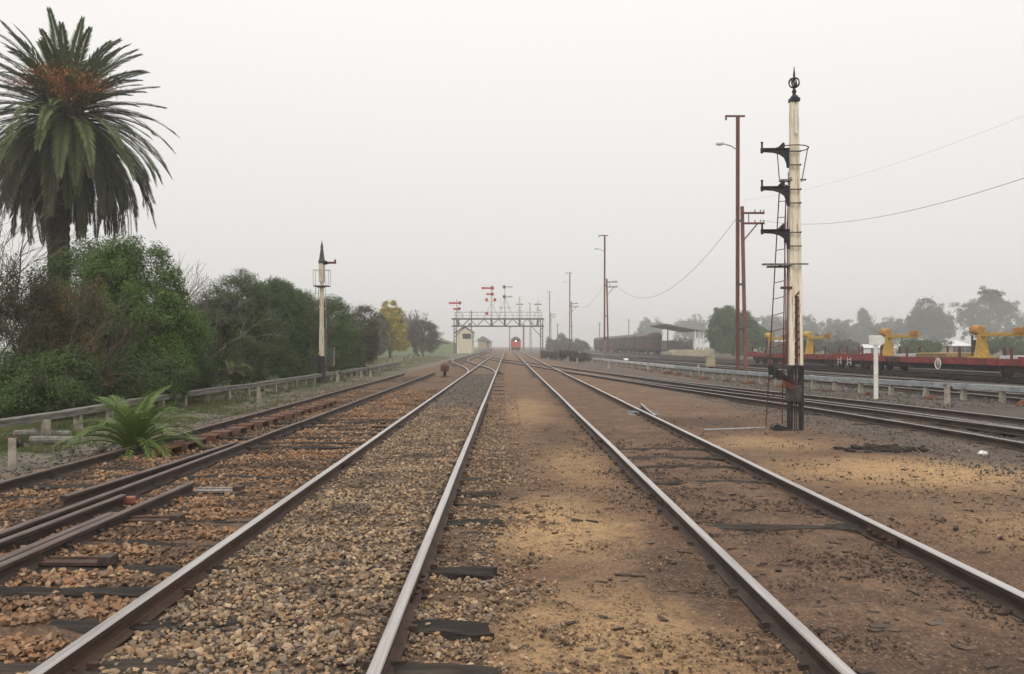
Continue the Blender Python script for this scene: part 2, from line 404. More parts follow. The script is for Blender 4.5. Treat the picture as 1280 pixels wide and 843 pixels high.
    k = math_(nt, 'ADD', mul(nf, .55), mul(ng, .55)); kr = nd(nt, 'ShaderNodeMapRange')
    kr.inputs[1].default_value = .3; kr.inputs[2].default_value = .8; kr.inputs[3].default_value = .42; kr.inputs[4].default_value = 1.5
    nt.links.new(k, kr.inputs[0]); hs = nd(nt, 'ShaderNodeHueSaturation'); nt.links.new(c, hs.inputs['Color']); nt.links.new(kr.outputs[0], hs.inputs['Value'])
    nt.links.new(hs.outputs[0], b.inputs['Base Color'])
    b.inputs['Roughness'].default_value = .92; b.inputs['Specular IOR Level'].default_value = .2
    vo = nd(nt, 'ShaderNodeTexVoronoi'); vo.inputs['Scale'].default_value = 45; nt.links.new(P, vo.inputs['Vector'])
    h = math_(nt, 'ADD', mul(nf, 1.4), math_(nt, 'ADD', mul(ng, .6), mul(vo.outputs['Distance'], -.5)))
    bump(nt, b, h, .85, .02)
    return m
ground = np_mesh('ground', np.stack([GX.ravel(), GY.ravel(), GZ.ravel()], 1), Fq, ground_mat(), smooth=True)
ground['kind'] = 'structure'
# ------------------------------------------------------------------ rails and tracks
HALF = [(-.068, -.140), (-.068, -.130), (-.022, -.118), (-.009, -.108), (-.009, -.052), (-.034, -.040), (-.036, -.010), (-.030, -.002), (-.018, .0)]
PROF = HALF + [(-x, z) for x, z in HALF[::-1]]       # closed cross-section of one rail
TOPSEG = {6, 7, 8, 9, 10}
def catmull(P, step=1.0):
    P = [np.array(p, float) for p in P]; P = [2 * P[0] - P[1]] + P + [2 * P[-1] - P[-2]]
    out = []
    for i in range(1, len(P) - 2):
        p0, p1, p2, p3 = P[i - 1:i + 3]; n = max(2, int(np.linalg.norm(p2 - p1) / step))
        for t in np.linspace(0, 1, n, endpoint=False):
            out.append(.5 * ((2 * p1) + (p2 - p0) * t + (2 * p0 - 5 * p1 + 4 * p2 - p3) * t * t + (3 * p1 - p0 - 3 * p2 + p3) * t ** 3))
    out.append(P[-2]); return np.array(out)
def offset(path, d):
    t = np.gradient(path, axis=0); t /= np.linalg.norm(t, axis=1)[:, None]
    return path + np.stack([t[:, 1], -t[:, 0]], 1) * d     # +d = to the right
def rail(name, path, mats, parent=None, dz=0., clips=None, wob=0.0, roll=0.):
    path = np.asarray(path, float); k = len(path); n = len(PROF)
    t = np.gradient(path, axis=0); t /= np.linalg.norm(t, axis=1)[:, None]; nr = np.stack([t[:, 1], -t[:, 0]], 1)
    mb = MB(); vs = []; fs = []; ms = []
    w = wob * vnoise(path[:, 1] * .35, path[:, 1] * 0 + 3.3, path[0, 0]); wz = wob * .6 * vnoise(path[:, 1] * .3, path[:, 1] * 0 + 8.3, path[0, 0])
    cr, sr = math.cos(roll), math.sin(roll)
    for i in range(k):
        for x, z in PROF:
            x, z = x * cr - z * sr, x * sr + z * cr
            vs.append((path[i, 0] + nr[i, 0] * (x + w[i]), path[i, 1] + nr[i, 1] * (x + w[i]), z + dz + wz[i]))
    for i in range(k - 1):
        for j in range(n):
            fs.append((i * n + j, i * n + (j + 1) % n, (i + 1) * n + (j + 1) % n, (i + 1) * n + j)); ms.append(1 if j in TOPSEG else 0)
    fs.append(tuple(range(n))[::-1]); ms.append(0); fs.append(tuple((k - 1) * n + j for j in range(n))); ms.append(0)
    mb.v = vs; mb.f = fs; mb.m = ms
    if clips:     # spikes and dog plates beside the foot at each sleeper
        for y in clips:
            x = float(np.interp(y, path[:, 1], path[:, 0]))
            for s in (-1, 1):
                mb.box((x + s * .088, y + random.uniform(-.04, .04), dz - .122), (.05, .035, .03 + random.random() * .012), 0, 0)
            mb.box((x, y, dz - .1435), (.21, .15, .012), 0, 0)
    return mb.build(name, mats, parent)
def straight(x, y0, y1, n=None):
    ys_ = np.concatenate([np.arange(y0, min(y1, 60), .7), np.arange(max(y0, 60), y1, 8), [y1]])
    return np.stack([np.full(len(ys_), float(x)), ys_], 1)

def sleeper_mesh(name, L, mt, seed):
    """a weathered timber: split ends, worn arrises, a hollowed top"""
    r = np.random.default_rng(seed); nxs, W, H = 22, .235, .14
    ring = [(-.5, -.5), (-.5, .1), (-.46, .42), (-.36, .5), (-.12, .47), (.1, .5), (.34, .49), (.46, .4), (.5, .08), (.5, -.5)]
    vs = []; fs = []; k = len(ring); ph = r.uniform(0, 9)
    for i in range(nxs):
        u = i / (nxs - 1); x = (u - .5) * L; e = min(u, 1 - u) * L
        sh = 1 - .22 * math.exp(-e * 14)
        for j, (a, b) in enumerate(ring):
            q = r.normal(0, 1, 3) * .006
            dz = -.02 * math.exp(-e * 6) * (a * a * 3) + .008 * math.sin(x * 5 + ph + a * 4)
            vs.append((x + q[0] * (3 if e < .01 else 1), a * W * sh + q[1], b * H + q[2] + dz))
    for i in range(nxs - 1):
        for j in range(k):
            fs.append((i * k + j, i * k + (j + 1) % k, (i + 1) * k + (j + 1) % k, (i + 1) * k + j))
    fs.append(tuple(range(k))[::-1]); fs.append(tuple((nxs - 1) * k + j for j in range(k)))
    me = bpy.data.meshes.new(name); me.from_pydata(vs, [], [f[::-1] for f in fs]); me.materials.append(mt); me.update(); return me
SLP = [sleeper_mesh('sleeper', 2.72, M['timber'] if i % 3 else M['timber_dark'], i) for i in range(5)]
LONG = [sleeper_mesh('long_sleeper', 3.9, M['timber_dark'], 20 + i) for i in range(3)]
FOOT = []     # footprints, to keep the stones off the wood: (x0,x1,y0,y1)
def put_sleeper(me, x, y, ztop, parent, a=0., name='sleeper'):
    o = bpy.data.objects.new(name, me); COL.objects.link(o); o.parent = parent
    o.location = (x, y, ztop - .07); o.rotation_euler = (random.uniform(-.01, .01), random.uniform(-.006, .006), a)
    L = me.vertices[0].co.x * -2 if me.vertices else 2.7
    FOOT.append((x - abs(L) / 2, x + abs(L) / 2, y - .12, y + .12)); return o
def far_sleepers(path, parent, y0, y1, step, ztop, mt):
    mb = MB(); p = np.asarray(path)
    for y in np.arange(y0, y1, step):
        mb.box((float(np.interp(y, p[:, 1], p[:, 0])) + random.uniform(-.05, .05), y, ztop - .06), (2.7, .23, .12), random.uniform(-.02, .02))
    o = mb.build('sleeper', mt, parent); o['kind'] = 'stuff'; return o

GA = 1.65
# --- the two tracks that run straight away from the camera
LX, RX = -1.485, 2.50
tl = thing('railway_track', 'pale ballasted track with two bright worn rails, passing the rust red point indicator', 'track', (0, 0, 0), 0, 'tracks through the yard')
yl = [3.3 + .72 * i + random.uniform(-.06, .06) for i in range(58)]
for s in (-1, 1):
    rail('rail', straight(LX + s * GA / 2, -6, 420), [M['rust_web'], M['rail_top']], tl, 0, [y for y in yl if y < 26], .006)
def tie(px, py):  p = G(px, py, -.15); return p.x, p.y
shown = [tie(590, 716)[1], tie(560, 786)[1], tie(600, 652)[1], tie(585, 598)[1], tie(600, 616)[1], tie(560, 840)[1]]
for i, y in enumerate(yl + [v for v in (1.2, 2.0, 2.65)]):
    near = min(shown, key=lambda v: abs(v - y))
    zt = -.186 + random.uniform(-.012, .016)
    if abs(near - y) < .37: y = near; zt = -.122 if y < 7.2 and y > 4.6 else -.150
    put_sleeper(SLP[i % 5], LX + .06 + random.uniform(-.05, .05), y, zt, tl, random.uniform(-.02, .02))
far_sleepers(straight(LX, -6, 420), tl, 45, 300, .9, -.175, M['timber'])
def fishplate(x, y, parent, side):
    mb = MB(); mb.box((x + side * .021, y, -.075), (.022, .62, .075))
    for k in (-.22, -.08, .08, .22): mb.lathe([(.018, 0), (.018, .022), (.010, .024), (.010, .036)], (0, 0, 0), 6, 0, 'x'); n = 6 * 4; mb.v[-n:] = [(x + side * (.032 + q[0]), y + k + q[1], -.075 + q[2]) for q in mb.v[-n:]]
    return mb.build('fishplate', M['rusty'] if False else M['rust_web'], parent, bevel=.004)
fishplate(LX + GA / 2, 6.2, tl, 1); fishplate(LX - GA / 2, 12.6, tl, 1)

tr = thing('railway_track', 'track half buried in dark brown dirt, with the red locomotive standing on it far away', 'track', (0, 0, 0), 0, 'tracks through the yard')
yr = [3.2 + .74 * i + random.uniform(-.07, .07) for i in range(56)]
for s in (-1, 1):
    rail('rail', straight(RX + s * GA / 2, -6, 420), [M['rail_web_old'], M['rail_top']], tr, 0, [y for y in yr if y < 22], .008)
for i, y in enumerate(yr):
    put_sleeper(SLP[(i * 3) % 5], RX + random.uniform(-.06, .06), y, -.165 + random.uniform(-.01, .01), tr, random.uniform(-.02, .02))
SHORT = [sleeper_mesh('sleeper', 1.5, M['timber'], 40 + i) for i in range(3)]
for i, (px, py, L_) in enumerate(((800, 562, 1), (842, 573, 1), (812, 584, 1), (790, 604, 1), (900, 660, 1))):
    y = G(px, py, -.1).y; put_sleeper(SHORT[i % 3], RX + random.uniform(-.02, .02), y, -.082, tr, random.uniform(-.03, .03))
far_sleepers(straight(RX, -6, 420), tr, 45, 300, .9, -.14, M['timber'])
fishplate(RX + GA / 2, 7.75, tr, -1); fishplate(RX - GA / 2, 9.7, tr, -1); fishplate(RX - GA / 2, 15.8, tr, -1)

# --- the disused siding on the left
SX = -5.18
ts = thing('railway_track', 'rusty disused siding beside the cable trough, its rails ending in dirt past the cream signal', 'track', (0, 0, 0), 0, 'tracks through the yard')
rail('rail', straight(SX - GA / 2, -2, 51.5), [M['rail_web_old'], M['rail_top_rusty']], ts, -.012, None, .012)
rail('rail', straight(SX + GA / 2, -2, 53), [M['rail_web_old'], M['rail_top_rusty']], ts, 0, None, .012)
for i, y in enumerate([4.6 + .78 * i + random.uniform(-.08, .08) for i in range(58)]):
    if y < 21: put_sleeper(LONG[i % 3], SX + .80 + random.uniform(-.15, .3), y, (-.106 if y > 14.5 else -.126) + random.uniform(-.016, .014), ts, random.uniform(-.03, .03))
    else: put_sleeper(SLP[i % 5], SX + random.uniform(-.08, .08) + (.9 if i % 3 == 0 else 0), y, -.15 + random.uniform(-.015, .012), ts, random.uniform(-.03, .03))

# --- loose and cut rails lying by the siding
def loose(label, pts, dz=0., mats=None, wob=.004):
    o = rail('cut_rail', catmull(pts, .8), mats or [M['rail_web_old'], M['rail_top_rusty']], None, dz, None, wob)
    return tag(o, label, 'rail', 'cut rails by the siding')
loose('long cut rail tight against the inner siding rail, both its ends showing', [(-4.72, 9.4), (-4.6, 12), (-4.53, 14.6)], .0)
loose('short brown rail stub with bolts, lying between two longer cut rails', [(-4.20, 6.3), (-4.165, 8), (-4.15, 9.55)], -.010)
oC = loose('cut rail nearest the ballasted track, its sawn end pointing at an orange brick piece', [(-3.72, 4.0), (-3.71, 7), (-3.71, 10.4)], .0)
mb = MB()
for y in (7.4, 8.0, 9.0): mb.lathe([(.022, 0), (.022, .03), (.012, .03), (.012, .05)], (-3.70, y, -.075), 6, 0, 'x')
mb.build('bolt', M['dark_steel'], oC)
loose('narrow dark rail wedged beside the bolted cut rail', [(-3.87, 4.2), (-3.86, 6.5), (-3.845, 8.55)], -.018)
loose('short guard rail lying against the outside of the far rail of the dirt covered track', [(3.72, 24.4), (3.54, 22.2), (3.42, 20.2)], -.004, [M['rail_web_old'], M['rail_top_dull']])

# --- turnout going left, and the ladder track crossing to the right
tc_ = thing('railway_track', 'track curving off left past the point indicator towards the signal box', 'track', (0, 0, 0), 0, 'tracks through the yard')
pc = catmull([(LX, 46), (LX - .05, 52), (-1.75, 58), (-2.5, 67), (-3.9, 80), (-5.1, 95), (-5.45, 112), (-5.5, 150), (-5.5, 250), (-5.5, 400)], 2.5)
for s in (-1, 1): rail('rail', offset(pc, s * GA / 2)[2 if s > 0 else 2:], [M['rust_web'], M['rail_top']], tc_, -.004)
far_sleepers(pc, tc_, 54, 250, .9, -.15, M['timber'])
tp = thing('railway_track', 'dark railed track slanting across both straight tracks and out past the tall signal', 'track', (0, 0, 0), 0, 'tracks through the yard')
pn = catmull([(-5.4, 170), (-4.6, 135), (-3.2, 114), (-.76, 92.6), (1.3, 76.5), (3.3, 58.7), (5.05, 44), (6.9, 29.2), (7.9, 22.4), (8.55, 14.7), (8.75, 8), (8.8, -3)], 1.2)[::-1]
rail('rail', pn, [M['rail_web_old'], M['rail_top_dull']], tp, -.005, None, .01)
rail('rail', offset(pn, GA), [M['rail_web_old'], M['rail_top_dull']], tp, -.007, None, .01)
pmid = offset(pn, GA / 2)
for i, y in enumerate(np.arange(10, 58, .95)):
    put_sleeper(SLP[i % 5], float(np.interp(y, pmid[:, 1], pmid[:, 0])), y, -.158, tp, -.14 if y > 25 else -.05)
tq = thing('railway_track', 'dark branch track fanning out between the slanting track and the cable duct', 'track', (0, 0, 0), 0, 'tracks through the yard')
qn = catmull([(4.2, 52.5), (6.2, 38), (8.1, 28), (8.95, 23.6), (9.9, 17.2), (10.6, 10), (10.9, -3)], 1.2)[::-1]
rail('rail', qn, [M['rail_web_old'], M['rail_top_dull']], tq, -.009, None, .01)
rail('rail', offset(qn, GA + .1), [M['rail_web_old'], M['rail_top_dull']], tq, -.011, None, .01)
# --- yard roads behind the duct
def yardtrack(label, pts, dz=-.1):
    t = thing('railway_track', label, 'track', (0, 0, 0), 0, 'tracks through the yard'); p = catmull(pts, 3)[::-1]
    for s in (-1, 1): rail('rail', offset(p, s * GA / 2), [M['rail_web_old'], M['rail_top_dull']], t, dz)
    far_sleepers(p[np.argsort(p[:, 1])], t, p[:, 1].min(), min(p[:, 1].max(), 130), .9, dz - .14, M['timber_dark'])
    return t
def flat_x(y): return 25.45 - (y - 41.9) * .081
yardtrack('empty yard track nearest the cable duct', [(11.5, 150), (12.6, 100), (14.2, 62), (16.3, 40), (17.6, 25), (18.4, 0)])
yardtrack('empty yard track between the one along the duct and the flat wagons', [(14.4, 170), (16.0, 100), (17.8, 66), (20.2, 40), (21.2, 25), (22, 0)])
FT = yardtrack('yard track under the red flat wagons', [(flat_x(y), y) for y in (240, 160, 100, 60, 30, 0)], -.02)
yardtrack('yard track under the brown louvred vans', [(27, 400), (26.9, 280), (26.9, 160), (27.6, 110), (30, 60), (32, 20)], 0)
yardtrack('empty yard track beside the brown louvred vans', [(21.5, 330), (21.9, 200), (23.0, 140), (25.6, 100), (30, 50)], 0)

# ------------------------------------------------------------------ loose stones
ico = []
ph = (1 + 5 ** .5) / 2
IV = np.array([(-1, ph, 0), (1, ph, 0), (-1, -ph, 0), (1, -ph, 0), (0, -1, ph), (0, 1, ph), (0, -1, -ph), (0, 1, -ph), (ph, 0, -1), (ph, 0, 1), (-ph, 0, -1), (-ph, 0, 1)]) / 1.9
IF = np.array([(0, 11, 5), (0, 5, 1), (0, 1, 7), (0, 7, 10), (0, 10, 11), (1, 5, 9), (5, 11, 4), (11, 10, 2), (10, 7, 6), (7, 1, 8), (3, 9, 4), (3, 4, 2), (3, 2, 6), (3, 6, 8), (3, 8, 9), (4, 9, 5), (2, 4, 11), (6, 2, 10), (8, 6, 7), (9, 8, 1)])
CV = np.array([(a, b, c) for a in (-1, 1) for b in (-1, 1) for c in (-1, 1)]) * .68
CF = np.array([(0, 1, 3), (0, 3, 2), (4, 6, 7), (4, 7, 5), (0, 4, 5), (0, 5, 1), (2, 3, 7), (2, 7, 6), (0, 2, 6), (0, 6, 4), (1, 5, 7), (1, 7, 3)])
def rotmats(n):
    q = rng.normal(size=(n, 4)); q /= np.linalg.norm(q, axis=1)[:, None]; w, x, y, z = q.T
    return np.stack([np.stack([1 - 2 * (y * y + z * z), 2 * (x * y - z * w), 2 * (x * z + y * w)], 1), np.stack([2 * (x * y + z * w), 1 - 2 * (x * x + z * z), 2 * (y * z - x * w)], 1), np.stack([2 * (x * z - y * w), 2 * (y * z + x * w), 1 - 2 * (x * x + y * y)], 1)], 1)
def stones(name, zones, mt, label):
    """zones: (x0,x1,y0,y1,count,smin,smax,sink,keep)"""
    PX, PY, S, K = [], [], [], []
    for x0, x1, y0, y1, n, a, b, sink, keep in zones:
        u = rng.random(n); y = np.exp(np.log(y0) + u * (np.log(y1) - np.log(y0))); x = rng.uniform(x0, x1, n)
        s = a + (b - a) * rng.random(n) ** 2
        cl = vnoise(x * 1.6, y * 1.6, 4) * .6 + vnoise(x * 5, y * 5, 6) * .4
        ok = cl > (keep[1] if isinstance(keep, tuple) else -2)
        kp = keep[0] if isinstance(keep, tuple) else keep
        for fx0, fx1, fy0, fy1 in FOOT:
            if fy1 < y0 or fy0 > y1: continue
            h = (x > fx0) & (x < fx1) & (y > fy0) & (y < fy1); ok &= ~(h & (rng.random(n) > kp))
        PX.append(x[ok]); PY.append(y[ok]); S.append(s[ok]); K.append(np.full(ok.sum(), sink))
    x, y, s, k = map(np.concatenate, (PX, PY, S, K)); n = len(x); o_ = rng.permutation(n); x, y, s, k = x[o_], y[o_], s[o_], k[o_]
    z = ground_z(x, y) + s * k * .5 + rng.random(n) * s * .25
    half = n // 3
    def lot(base, tri, sl, jit):
        m = len(x[sl]); kb = len(base)
        V = base[None] * (1 + rng.uniform(-jit, jit, (m, kb, 1))) + rng.normal(0, jit * .35, (m, kb, 3)) * (kb == 8)
        V = V * rng.uniform(.58, 1.2, (m, 1, 3)); V[:, :, 2] *= .8
        V = np.einsum('nij,nkj->nki', rotmats(m), V) * (s[sl] / 2)[:, None, None]; V[:, :, 2] *= .82
        V += np.stack([x, y, z], 1)[sl][:, None]
        return V.reshape(-1, 3), (tri[None] + kb * np.arange(m)[:, None, None]).reshape(-1, 3)
    V1, F1 = lot(IV, IF, slice(0, half), .30); V2, F2 = lot(CV, CF, slice(half, None), .30)
    V = np.concatenate([V1, V2]); Fs = np.concatenate([F1, F2 + len(V1)])
    return tag(np_mesh(name, V.reshape(-1, 3), Fs, mt), label, 'stones', None, 'stuff')
st_tan = islandmat('tan_ballast', [(.07, .055, .045), (.28, .195, .12), (.18, .145, .115), (.42, .285, .16), (.10, .078, .06), (.33, .20, .11), (.46, .34, .22), (.13, .11, .095)], extra=(.9, (.075, .064, .056), .52, .68))
st_org = islandmat('orange_ballast', [(.07, .048, .035), (.31, .175, .092), (.19, .115, .07), (.40, .25, .14), (.11, .07, .046), (.34, .18, .09), (.21, .145, .105), (.44, .30, .18)], extra=(.9, (.070, .050, .040), .50, .64))
st_dirt = islandmat('dirt_pebbles', [(.05, .036, .03), (.24, .155, .095), (.09, .062, .05), (.40, .28, .17), (.06, .045, .036), (.17, .10, .062), (.30, .22, .15)])
st_grey = islandmat('grey_cinders', [(.05, .045, .04), (.12, .108, .095), (.08, .07, .062), (.19, .17, .145), (.10, .085, .07)])
st_yard = islandmat('ballast_grey', [(.10, .085, .072), (.17, .142, .115), (.13, .115, .10), (.21, .18, .145), (.085, .075, .065)])
stones('ballast', [(-2.22, -.76, 2.6, 13, 21000, .020, .055, .7, .40), (-2.22, -.76, 13, 26, 6500, .03, .06, .7, .45), (-.60, -.1, 2.8, 13, 3000, .018, .05, .6, .10), (-.60, .2, 2.8, 13, 1900, .018, .045, .6, .12), (-.60, .55, 2.8, 14, 1500, .015, .045, .5, (.2, -.1)), (-.4, 1.1, 2.8, 16, 1300, .015, .04, .5, (.4, .05)), (-.6, -.05, 13, 30, 2300, .025, .055, .6, .2), (-.6, .3, 13, 30, 900, .025, .055, .6, .2)], st_tan, 'tan and brown stones between the two bright worn rails')
stones('ballast', [(-2.22, -.76, 24, 52, 7000, .045, .085, .7, .7)], st_yard, 'greyer stones between the bright worn rails further along')
stones('ballast', [(-4.2, -2.42, 3.2, 14, 14000, .026, .066, .65, .04), (-4.2, -2.42, 14, 34, 8000, .035, .075, .65, .05), (-5.92, -4.45, 6, 15, 6500, .028, .066, .65, .10), (-5.92, -4.45, 15, 34, 3500, .035, .07, .65, .2)], st_org, 'orange brown stones along the disused siding')
st_oil = islandmat('dark_pebbles', [(.04, .032, .027), (.09, .062, .046), (.06, .046, .038), (.15, .10, .07), (.05, .04, .033), (.11, .075, .052)])
stones('pebbles', [(1.75, 3.25, 3, 18, 9000, .007, .022, .5, (1, -.1)), (1.75, 3.25, 3, 16, 5200, .016, .045, .5, (1, .12)), (1.2, 1.72, 3, 18, 1800, .012, .04, .5, (1, 0))], st_oil, 'dark crumbs of stone inside the dirt covered track')
stones('pebbles', [(-.3, 1.6, 2.6, 20, 17000, .006, .020, .5, (1, -.25)), (-.2, 1.5, 2.6, 20, 5200, .016, .042, .5, (1, .14)), (-.3, 1.6, 2.6, 12, 200, .035, .06, .4, (1, .1)), (3.45, 7.5, 5.5, 26, 9000, .008, .026, .5, (1, -.15)), (3.45, 7.5, 5.5, 30, 3200, .02, .05, .5, (1, .16)), (3.5, 7.5, 6, 22, 160, .04, .08, .4, (1, .0)), (-.4, .4, 3.0, 14, 1500, .02, .05, .5, (.3, -.15))], st_dirt, 'small stones scattered over the sandy dirt')
stones('cinders', [(6.3, 12.5, 9, 45, 9000, .018, .055, .5, 1), (-8.4, -6.15, 8, 45, 5000, .015, .055, .5, 1), (-8.2, -6.4, 9, 30, 120, .06, .14, .4, 1), (10.5, 20, 26, 70, 3000, .05, .1, .5, 1)], st_grey, 'grey cinders and stones at the edges of the yard')
# flat dark flakes of wood and coal trodden into the dirt
V, Fs = [], []
for i in range(520):
    zone = random.random()
    x, y = (random.uniform(1.78, 3.25), 3 * math.exp(random.random() * 1.6)) if zone < .5 else ((random.uniform(-.2, 1.6), 2.8 * math.exp(random.random() * 1.7)) if zone < .75 else (random.uniform(3.5, 7), 5.5 * math.exp(random.random() * 1.3)))
    a = random.uniform(-.6, .6) + (math.pi / 2 if random.random() < .25 else 0); L = random.uniform(.015, .06); c_, s_ = math.cos(a), math.sin(a)
    q = CV * (1 + rng.uniform(-.45, .45, (8, 1))) * np.array([L, L * random.uniform(.2, .6), random.uniform(.006, .014)]) * 1.2
    q = np.stack([q[:, 0] * c_ - q[:, 1] * s_, q[:, 0] * s_ + q[:, 1] * c_, q[:, 2]], 1) + np.array([x, y, float(ground_z(x, y)) + .003])
    V.append(q); Fs.append(CF + 8 * i)
tag(np_mesh('debris', np.concatenate(V), np.concatenate(Fs), islandmat('wood_flakes', [(.045, .034, .028), (.08, .058, .045), (.13, .095, .07)])), 'dark flakes of wood and coal trodden into the dirt', 'debris', None, 'stuff')
ORD = ['first', 'second', 'third', 'fourth', 'fifth', 'sixth', 'seventh', 'eighth', 'ninth', 'tenth', 'eleventh', 'twelfth', 'thirteenth', 'fourteenth', 'fifteenth', 'sixteenth', 'seventeenth']
# ------------------------------------------------------------------ tall semaphore post on the right
def ladder_mb(mb, a0, a1, b0, b1, n, r=.012, rr=.008):
    a0, a1, b0, b1 = map(Vector, (a0, a1, b0, b1))
    mb.tube([a0, a1], r, 6); mb.tube([b0, b1], r, 6)
    for i in range(1, n): mb.tube([a0.lerp(a1, i / n), b0.lerp(b1, i / n)], rr, 5)
    return mb
def ring_pts(c, rx, ry, a0, a1, n=14): return [(c[0] + rx * math.cos(R(a)), c[1] + ry * math.sin(R(a)), c[2]) for a in np.linspace(a0, a1, n)]
p = G(994, 538, -.14)
sg = thing('semaphore_signal', 'tall cream lattice signal post with three black arms stacked above black counterweights', 'signal', p)
k = p.y / F
H = 6.77
def leg(mb, x0, w0, x1, w1, z0, z1, d0=.16, d1=.13, m=0):
    P = []
    for x, w, z, d in ((x0, w0, z0, d0), (x1, w1, z1, d1)):
        for a, b in ((-w / 2, -d / 2), (w / 2, -d / 2), (w / 2, d / 2), (-w / 2, d / 2)): P.append((x + a, b, z))
    mb.hexa(P, m)
ZB = 1.33
mb = MB(); leg(mb, -.088, .112, -.045, .080, ZB, H - .02); mb.build('post_channel', M['cream'], sg, bevel=.012)
mb = MB(); leg(mb, .118, .062, .052, .050, ZB, H - .02); mb.build('post_channel', M['cream'], sg, bevel=.012)
mb = MB(); leg(mb, .028, .095, .004, .06, 2.75, H - .03, .11, .09); mb.build('web_plate', M['cream'], sg)
mb = MB(); leg(mb, .035, .035, .03, .04, ZB + .05, 2.75, .05, .05)
for i in range(9):
    z = ZB + .1 + i * .16; mb.bar((-.04, -.06, z), (.10, -.06, z + .16), .03, .012, up=(0, 1, 0))
mb.build('lattice', M['rusty'], sg)
for x0, x1, w in ((-.112, -.092, .085), (.122, .118, .068)):
    mb = MB(); leg(mb, x0, w, x1, w + .012, -.1, ZB, .13, .17); mb.build('base_channel', M['black'], sg, bevel=.01)
mb = MB(); leg(mb, .03, .02, .03, .02, .0, ZB, .02, .02); mb.tube([(-.01, 0, 0), (.01, .02, ZB)], .014); mb.build('pull_rod', M['dark_steel'], sg)
# finial
mb = MB(); mb.box((0, 0, H + .02), (.19, .19, .07)); mb.box((0, 0, H + .08), (.15, .15, .06), top=(.7, .7)); mb.lathe([(.045, H + .1), (.035, H + .16), (.05, H + .2), (.028, H + .24), (.024, H + .30)], n=10)
for a in range(0, 180, 45):
    mb.tube([(.11 * math.cos(R(t)) * math.cos(R(a)), .11 * math.cos(R(t)) * math.sin(R(a)), H + .38 + .105 * math.sin(R(t))) for t in range(0, 361, 20)], .012, 5)
mb.lathe([(.02, H + .27), (.018, H + .50), (.026, H + .53), (.005, H + .72)], n=8)
mb.build('finial', M['black'], sg)
mb = MB(); mb.box((.0, -.105, H - .42), (.05, .02, .55)); mb.build('lamp_tape', M['white'], sg)
ARM = [(.0, .06), (-.57, .055), (-.57, -.005), (-.33, -.02), (-.20, -.055), (-.11, -.12), (-.065, -.22), (-.05, -.33), (.0, -.33)]
for z in (5.70, 4.92, 4.04):
    ar = MB(); ar.prism(ARM, -.02, .02, o=(-.14, -.11, z)); ar.prism([(0, .075), (-.57, .07), (-.57, .045), (0, .05)], -.045, .045, o=(-.14, -.11, z)); ar = ar.build('semaphore_arm', M['black'], sg, bevel=.004)
    mb = MB(); mb.lathe([(.030, z - .03), (.034, z + .06), (.022, z + .08), (.02, z + .17), (.028, z + .18), (.028, z + .20)], (-.70, -.11, 0), 8); mb.build('arm_tip', M['black'], ar)
    mb = MB(); mb.bar((-.36, -.11, z + .06), (-.25, -.11, z + .17), .06, .06, up=(0, 1, 0)); mb.lathe([(.045, -.06), (.045, .06)], (-.29, -.11, z + .10), 8, axis='y'); mb.build('arm_light', M['black'], ar)
    for dz in (.01, -.27): mb = MB(); mb.box((-.03, -.125, z + dz), (.26, .02, .022)); mb.lathe([(.018, -.02), (.018, .02)], (.08, -.13, z + dz), 8, axis='y'); mb.build('arm_strap', M['dark_steel'], ar)
# hoop guard and lamp stand
mb = MB(); mb.tube(ring_pts((-.0, .18, 5.83), .34, .34, 0, 360, 24), .012, 5); mb.tube([(-.33, .1, 5.83), (-.30, .05, 5.2), (-.27, -.02, 5.05), (-.16, -.05, 5.02)], .011, 5); mb.tube([(.31, .1, 5.83), (.18, .1, 5.12)], .011, 5)
mb.build('hoop_guard', M['redlead'], sg)
mb = MB(); mb.box((-.17, .0, 5.13), (.26, .16, .035), rz=.1); mb.bar((-.28, -.02, 5.06), (-.08, 0, 5.18), .14, .03); mb.box((.16, 0, 5.15), (.16, .05, .03)); mb.build('lamp_stand', M['timber_grey'], sg)
# boards
mb = MB(); mb.box((-.38, -.06, 3.40), (.60, .10, .035)); mb.box((-.30, .06, 3.36), (.50, .10, .035)); mb.box((.05, -.15, 3.40), (.36, .03, .03)); mb.build('platform_board', M['timber_grey'], sg)
# ladder
mb = ladder_mb(MB(), (-.57, .12, .0), (-.28, .08, 5.05), (-.23, .12, .12), (-.15, .08, 5.05), 15)
mb.build('ladder', M['redlead'], sg)
mb = MB()
for x in (-.22, -.17): mb.tube([(x, -.05, 1.35), (x + .02, -.05, 3.1), (x - .01, -.05, 4.0), (x + .02, -.05, 4.6)], .010, 5)
mb.tube([(-.19, -.04, 1.35), (-.14, -.04, 5.3)], .009, 5); mb.box((-.19, -.05, 2.92), (.22, .08, .05)); mb.build('signal_rod', M['redlead'], sg)
